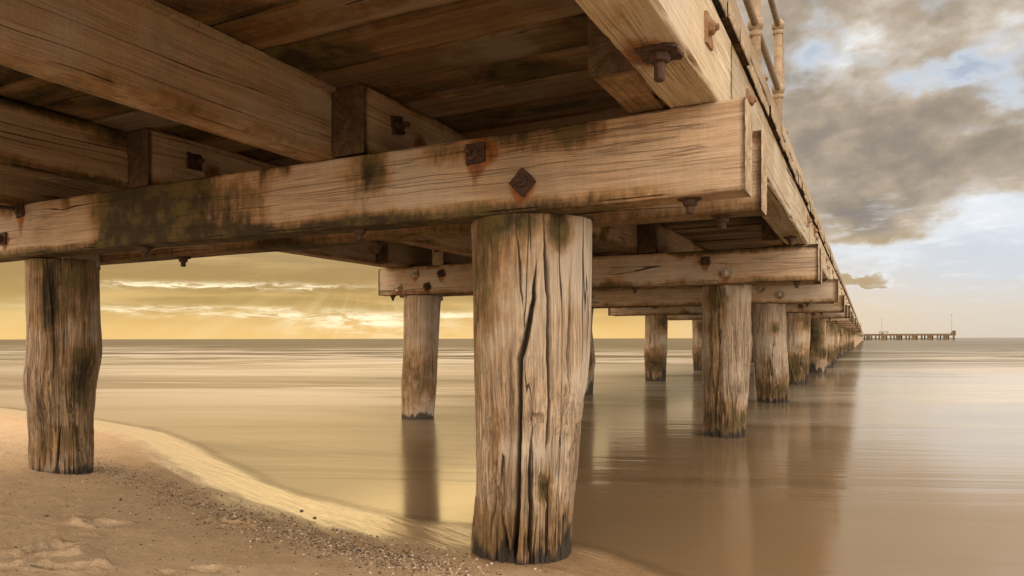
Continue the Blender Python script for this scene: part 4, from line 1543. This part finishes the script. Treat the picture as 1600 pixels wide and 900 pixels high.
# ------------------------------------------------------------------ shell grit and pebbles
def grit():
    m, g, b = new_mat("shell_grit")
    rp_ = g.n.new('ShaderNodeNewGeometry').outputs['Random Per Island']
    c = g.ramp(rp_, [(0.0, (.035, .028, .022)), (.35, (.10, .065, .04)), (.55, (.30, .20, .125)), (.80, (.48, .37, .26)), (1.0, (.70, .62, .50))])
    g.put(b.inputs['Base Color'], c)
    b.inputs['Roughness'].default_value = .7
    path = [(118, 716), (150, 728), (200, 742), (250, 760), (300, 785), (360, 806), (420, 822), (480, 838), (540, 853), (600, 868), (650, 880), (700, 890)]
    pts = np.array([tuple(px_ground(*p))[:2] for p in path])
    N1, N2 = 17000, 5000
    t = rng.random(N1) * (len(pts) - 1)
    i = np.floor(t).astype(int)
    f = (t - i)[:, None]
    base = pts[i] * (1 - f) + pts[i + 1] * f
    base = base + rng.normal(0, 1, (N1, 2)) * np.array([.16, .11]) * (.4 + 1.1 * rng.random((N1, 1)))
    sz = .0013 + .0056 * rng.random(N1) ** 5
    b2 = np.stack([rng.uniform(-5.5, -.9, N2), rng.uniform(.9, 3.6, N2)], -1)
    b2 = b2[shore_s(b2[:, 0], b2[:, 1]) > .55]
    s2 = .0012 + .0048 * rng.random(len(b2)) ** 4
    P = np.concatenate([base, b2])
    sz = np.concatenate([sz, s2])
    keep = shore_s(P[:, 0], P[:, 1]) > .25
    P, sz = P[keep], sz[keep]
    n = len(P)
    Z = sand_z(P[:, 0], P[:, 1])
    oct_ = np.array([(1, 0, 0), (.4, .9, 0), (-.7, .6, 0), (-.9, -.4, 0), (.1, -1, 0), (0, 0, .55), (0, 0, -.55)], float)
    fc = [(0, 1, 5), (1, 2, 5), (2, 3, 5), (3, 4, 5), (4, 0, 5), (1, 0, 6), (2, 1, 6), (3, 2, 6), (4, 3, 6), (0, 4, 6)]
    a = rng.random(n) * 6.28
    asp = .5 + .8 * rng.random(n)
    V = np.zeros((n, 7, 3))
    jit = 1 + .5 * (rng.random((n, 7, 3)) - .5)
    o = oct_[None] * jit * sz[:, None, None]
    o[:, :, 1] *= asp[:, None]
    V[:, :, 0] = P[:, 0, None] + o[:, :, 0] * np.cos(a)[:, None] - o[:, :, 1] * np.sin(a)[:, None]
    V[:, :, 1] = P[:, 1, None] + o[:, :, 0] * np.sin(a)[:, None] + o[:, :, 1] * np.cos(a)[:, None]
    V[:, :, 2] = Z[:, None] + o[:, :, 2] + sz[:, None] * .25
    F = (np.array(fc)[None] + (np.arange(n) * 7)[:, None, None]).reshape(-1, 3)
    me = make_mesh("shell_grit", V.reshape(-1, 3), [F], m, None, False)
    tag(link("shell_grit", me), "line of dark shell grit and pebbles washed up along the sand", kind='stuff')


grit()
M['stone'] = rust_mat("dark_pebble", (.025, .022, .020), (.055, .048, .04), (.10, .085, .07), 0, .55)


def pebble(px, py, size, label, seed):
    p = px_ground(px, py)
    r = random.Random(seed)
    s = Shape().ball((0, 0, 0), 1.0, 12, .55)
    me = s.mesh("pebble", M['stone'], True)
    k = [r.uniform(.8, 1.2) for _ in range(6)]
    for v in me.vertices:
        c = v.co
        f = 1 + .18 * math.sin(c.x * 3.1 + k[0] * 5) * math.cos(c.y * 2.7 + k[1] * 5) + .1 * math.sin(c.z * 5 + k[2] * 9)
        v.co = Vector((c.x * f * k[3], c.y * f * .75, c.z * f)) * size
    z = float(sand_z(np.array(p.x), np.array(p.y)))
    o = link("pebble", me, Matrix.Translation((p.x, p.y, z + size * .22)) @ Matrix.Rotation(r.uniform(0, 6), 4, 'Z'))
    tag(o, label, "pebble", "single dark pebbles on the beach")


pebble(559, 861, .013, "largest dark pebble, in the shell grit left of the foremost pile", 1)
pebble(471, 798, .010, "small round dark pebble alone on the shining wet sand", 2)
pebble(72, 807, .010, "dark pebble on the dry sand below the gnarled pile", 3)
pebble(188, 781, .010, "flat dark pebble on the sand just above the nearest footprint", 4)
pebble(491, 809, .009, "dark pebble at the edge between shell grit and wet sand", 5)
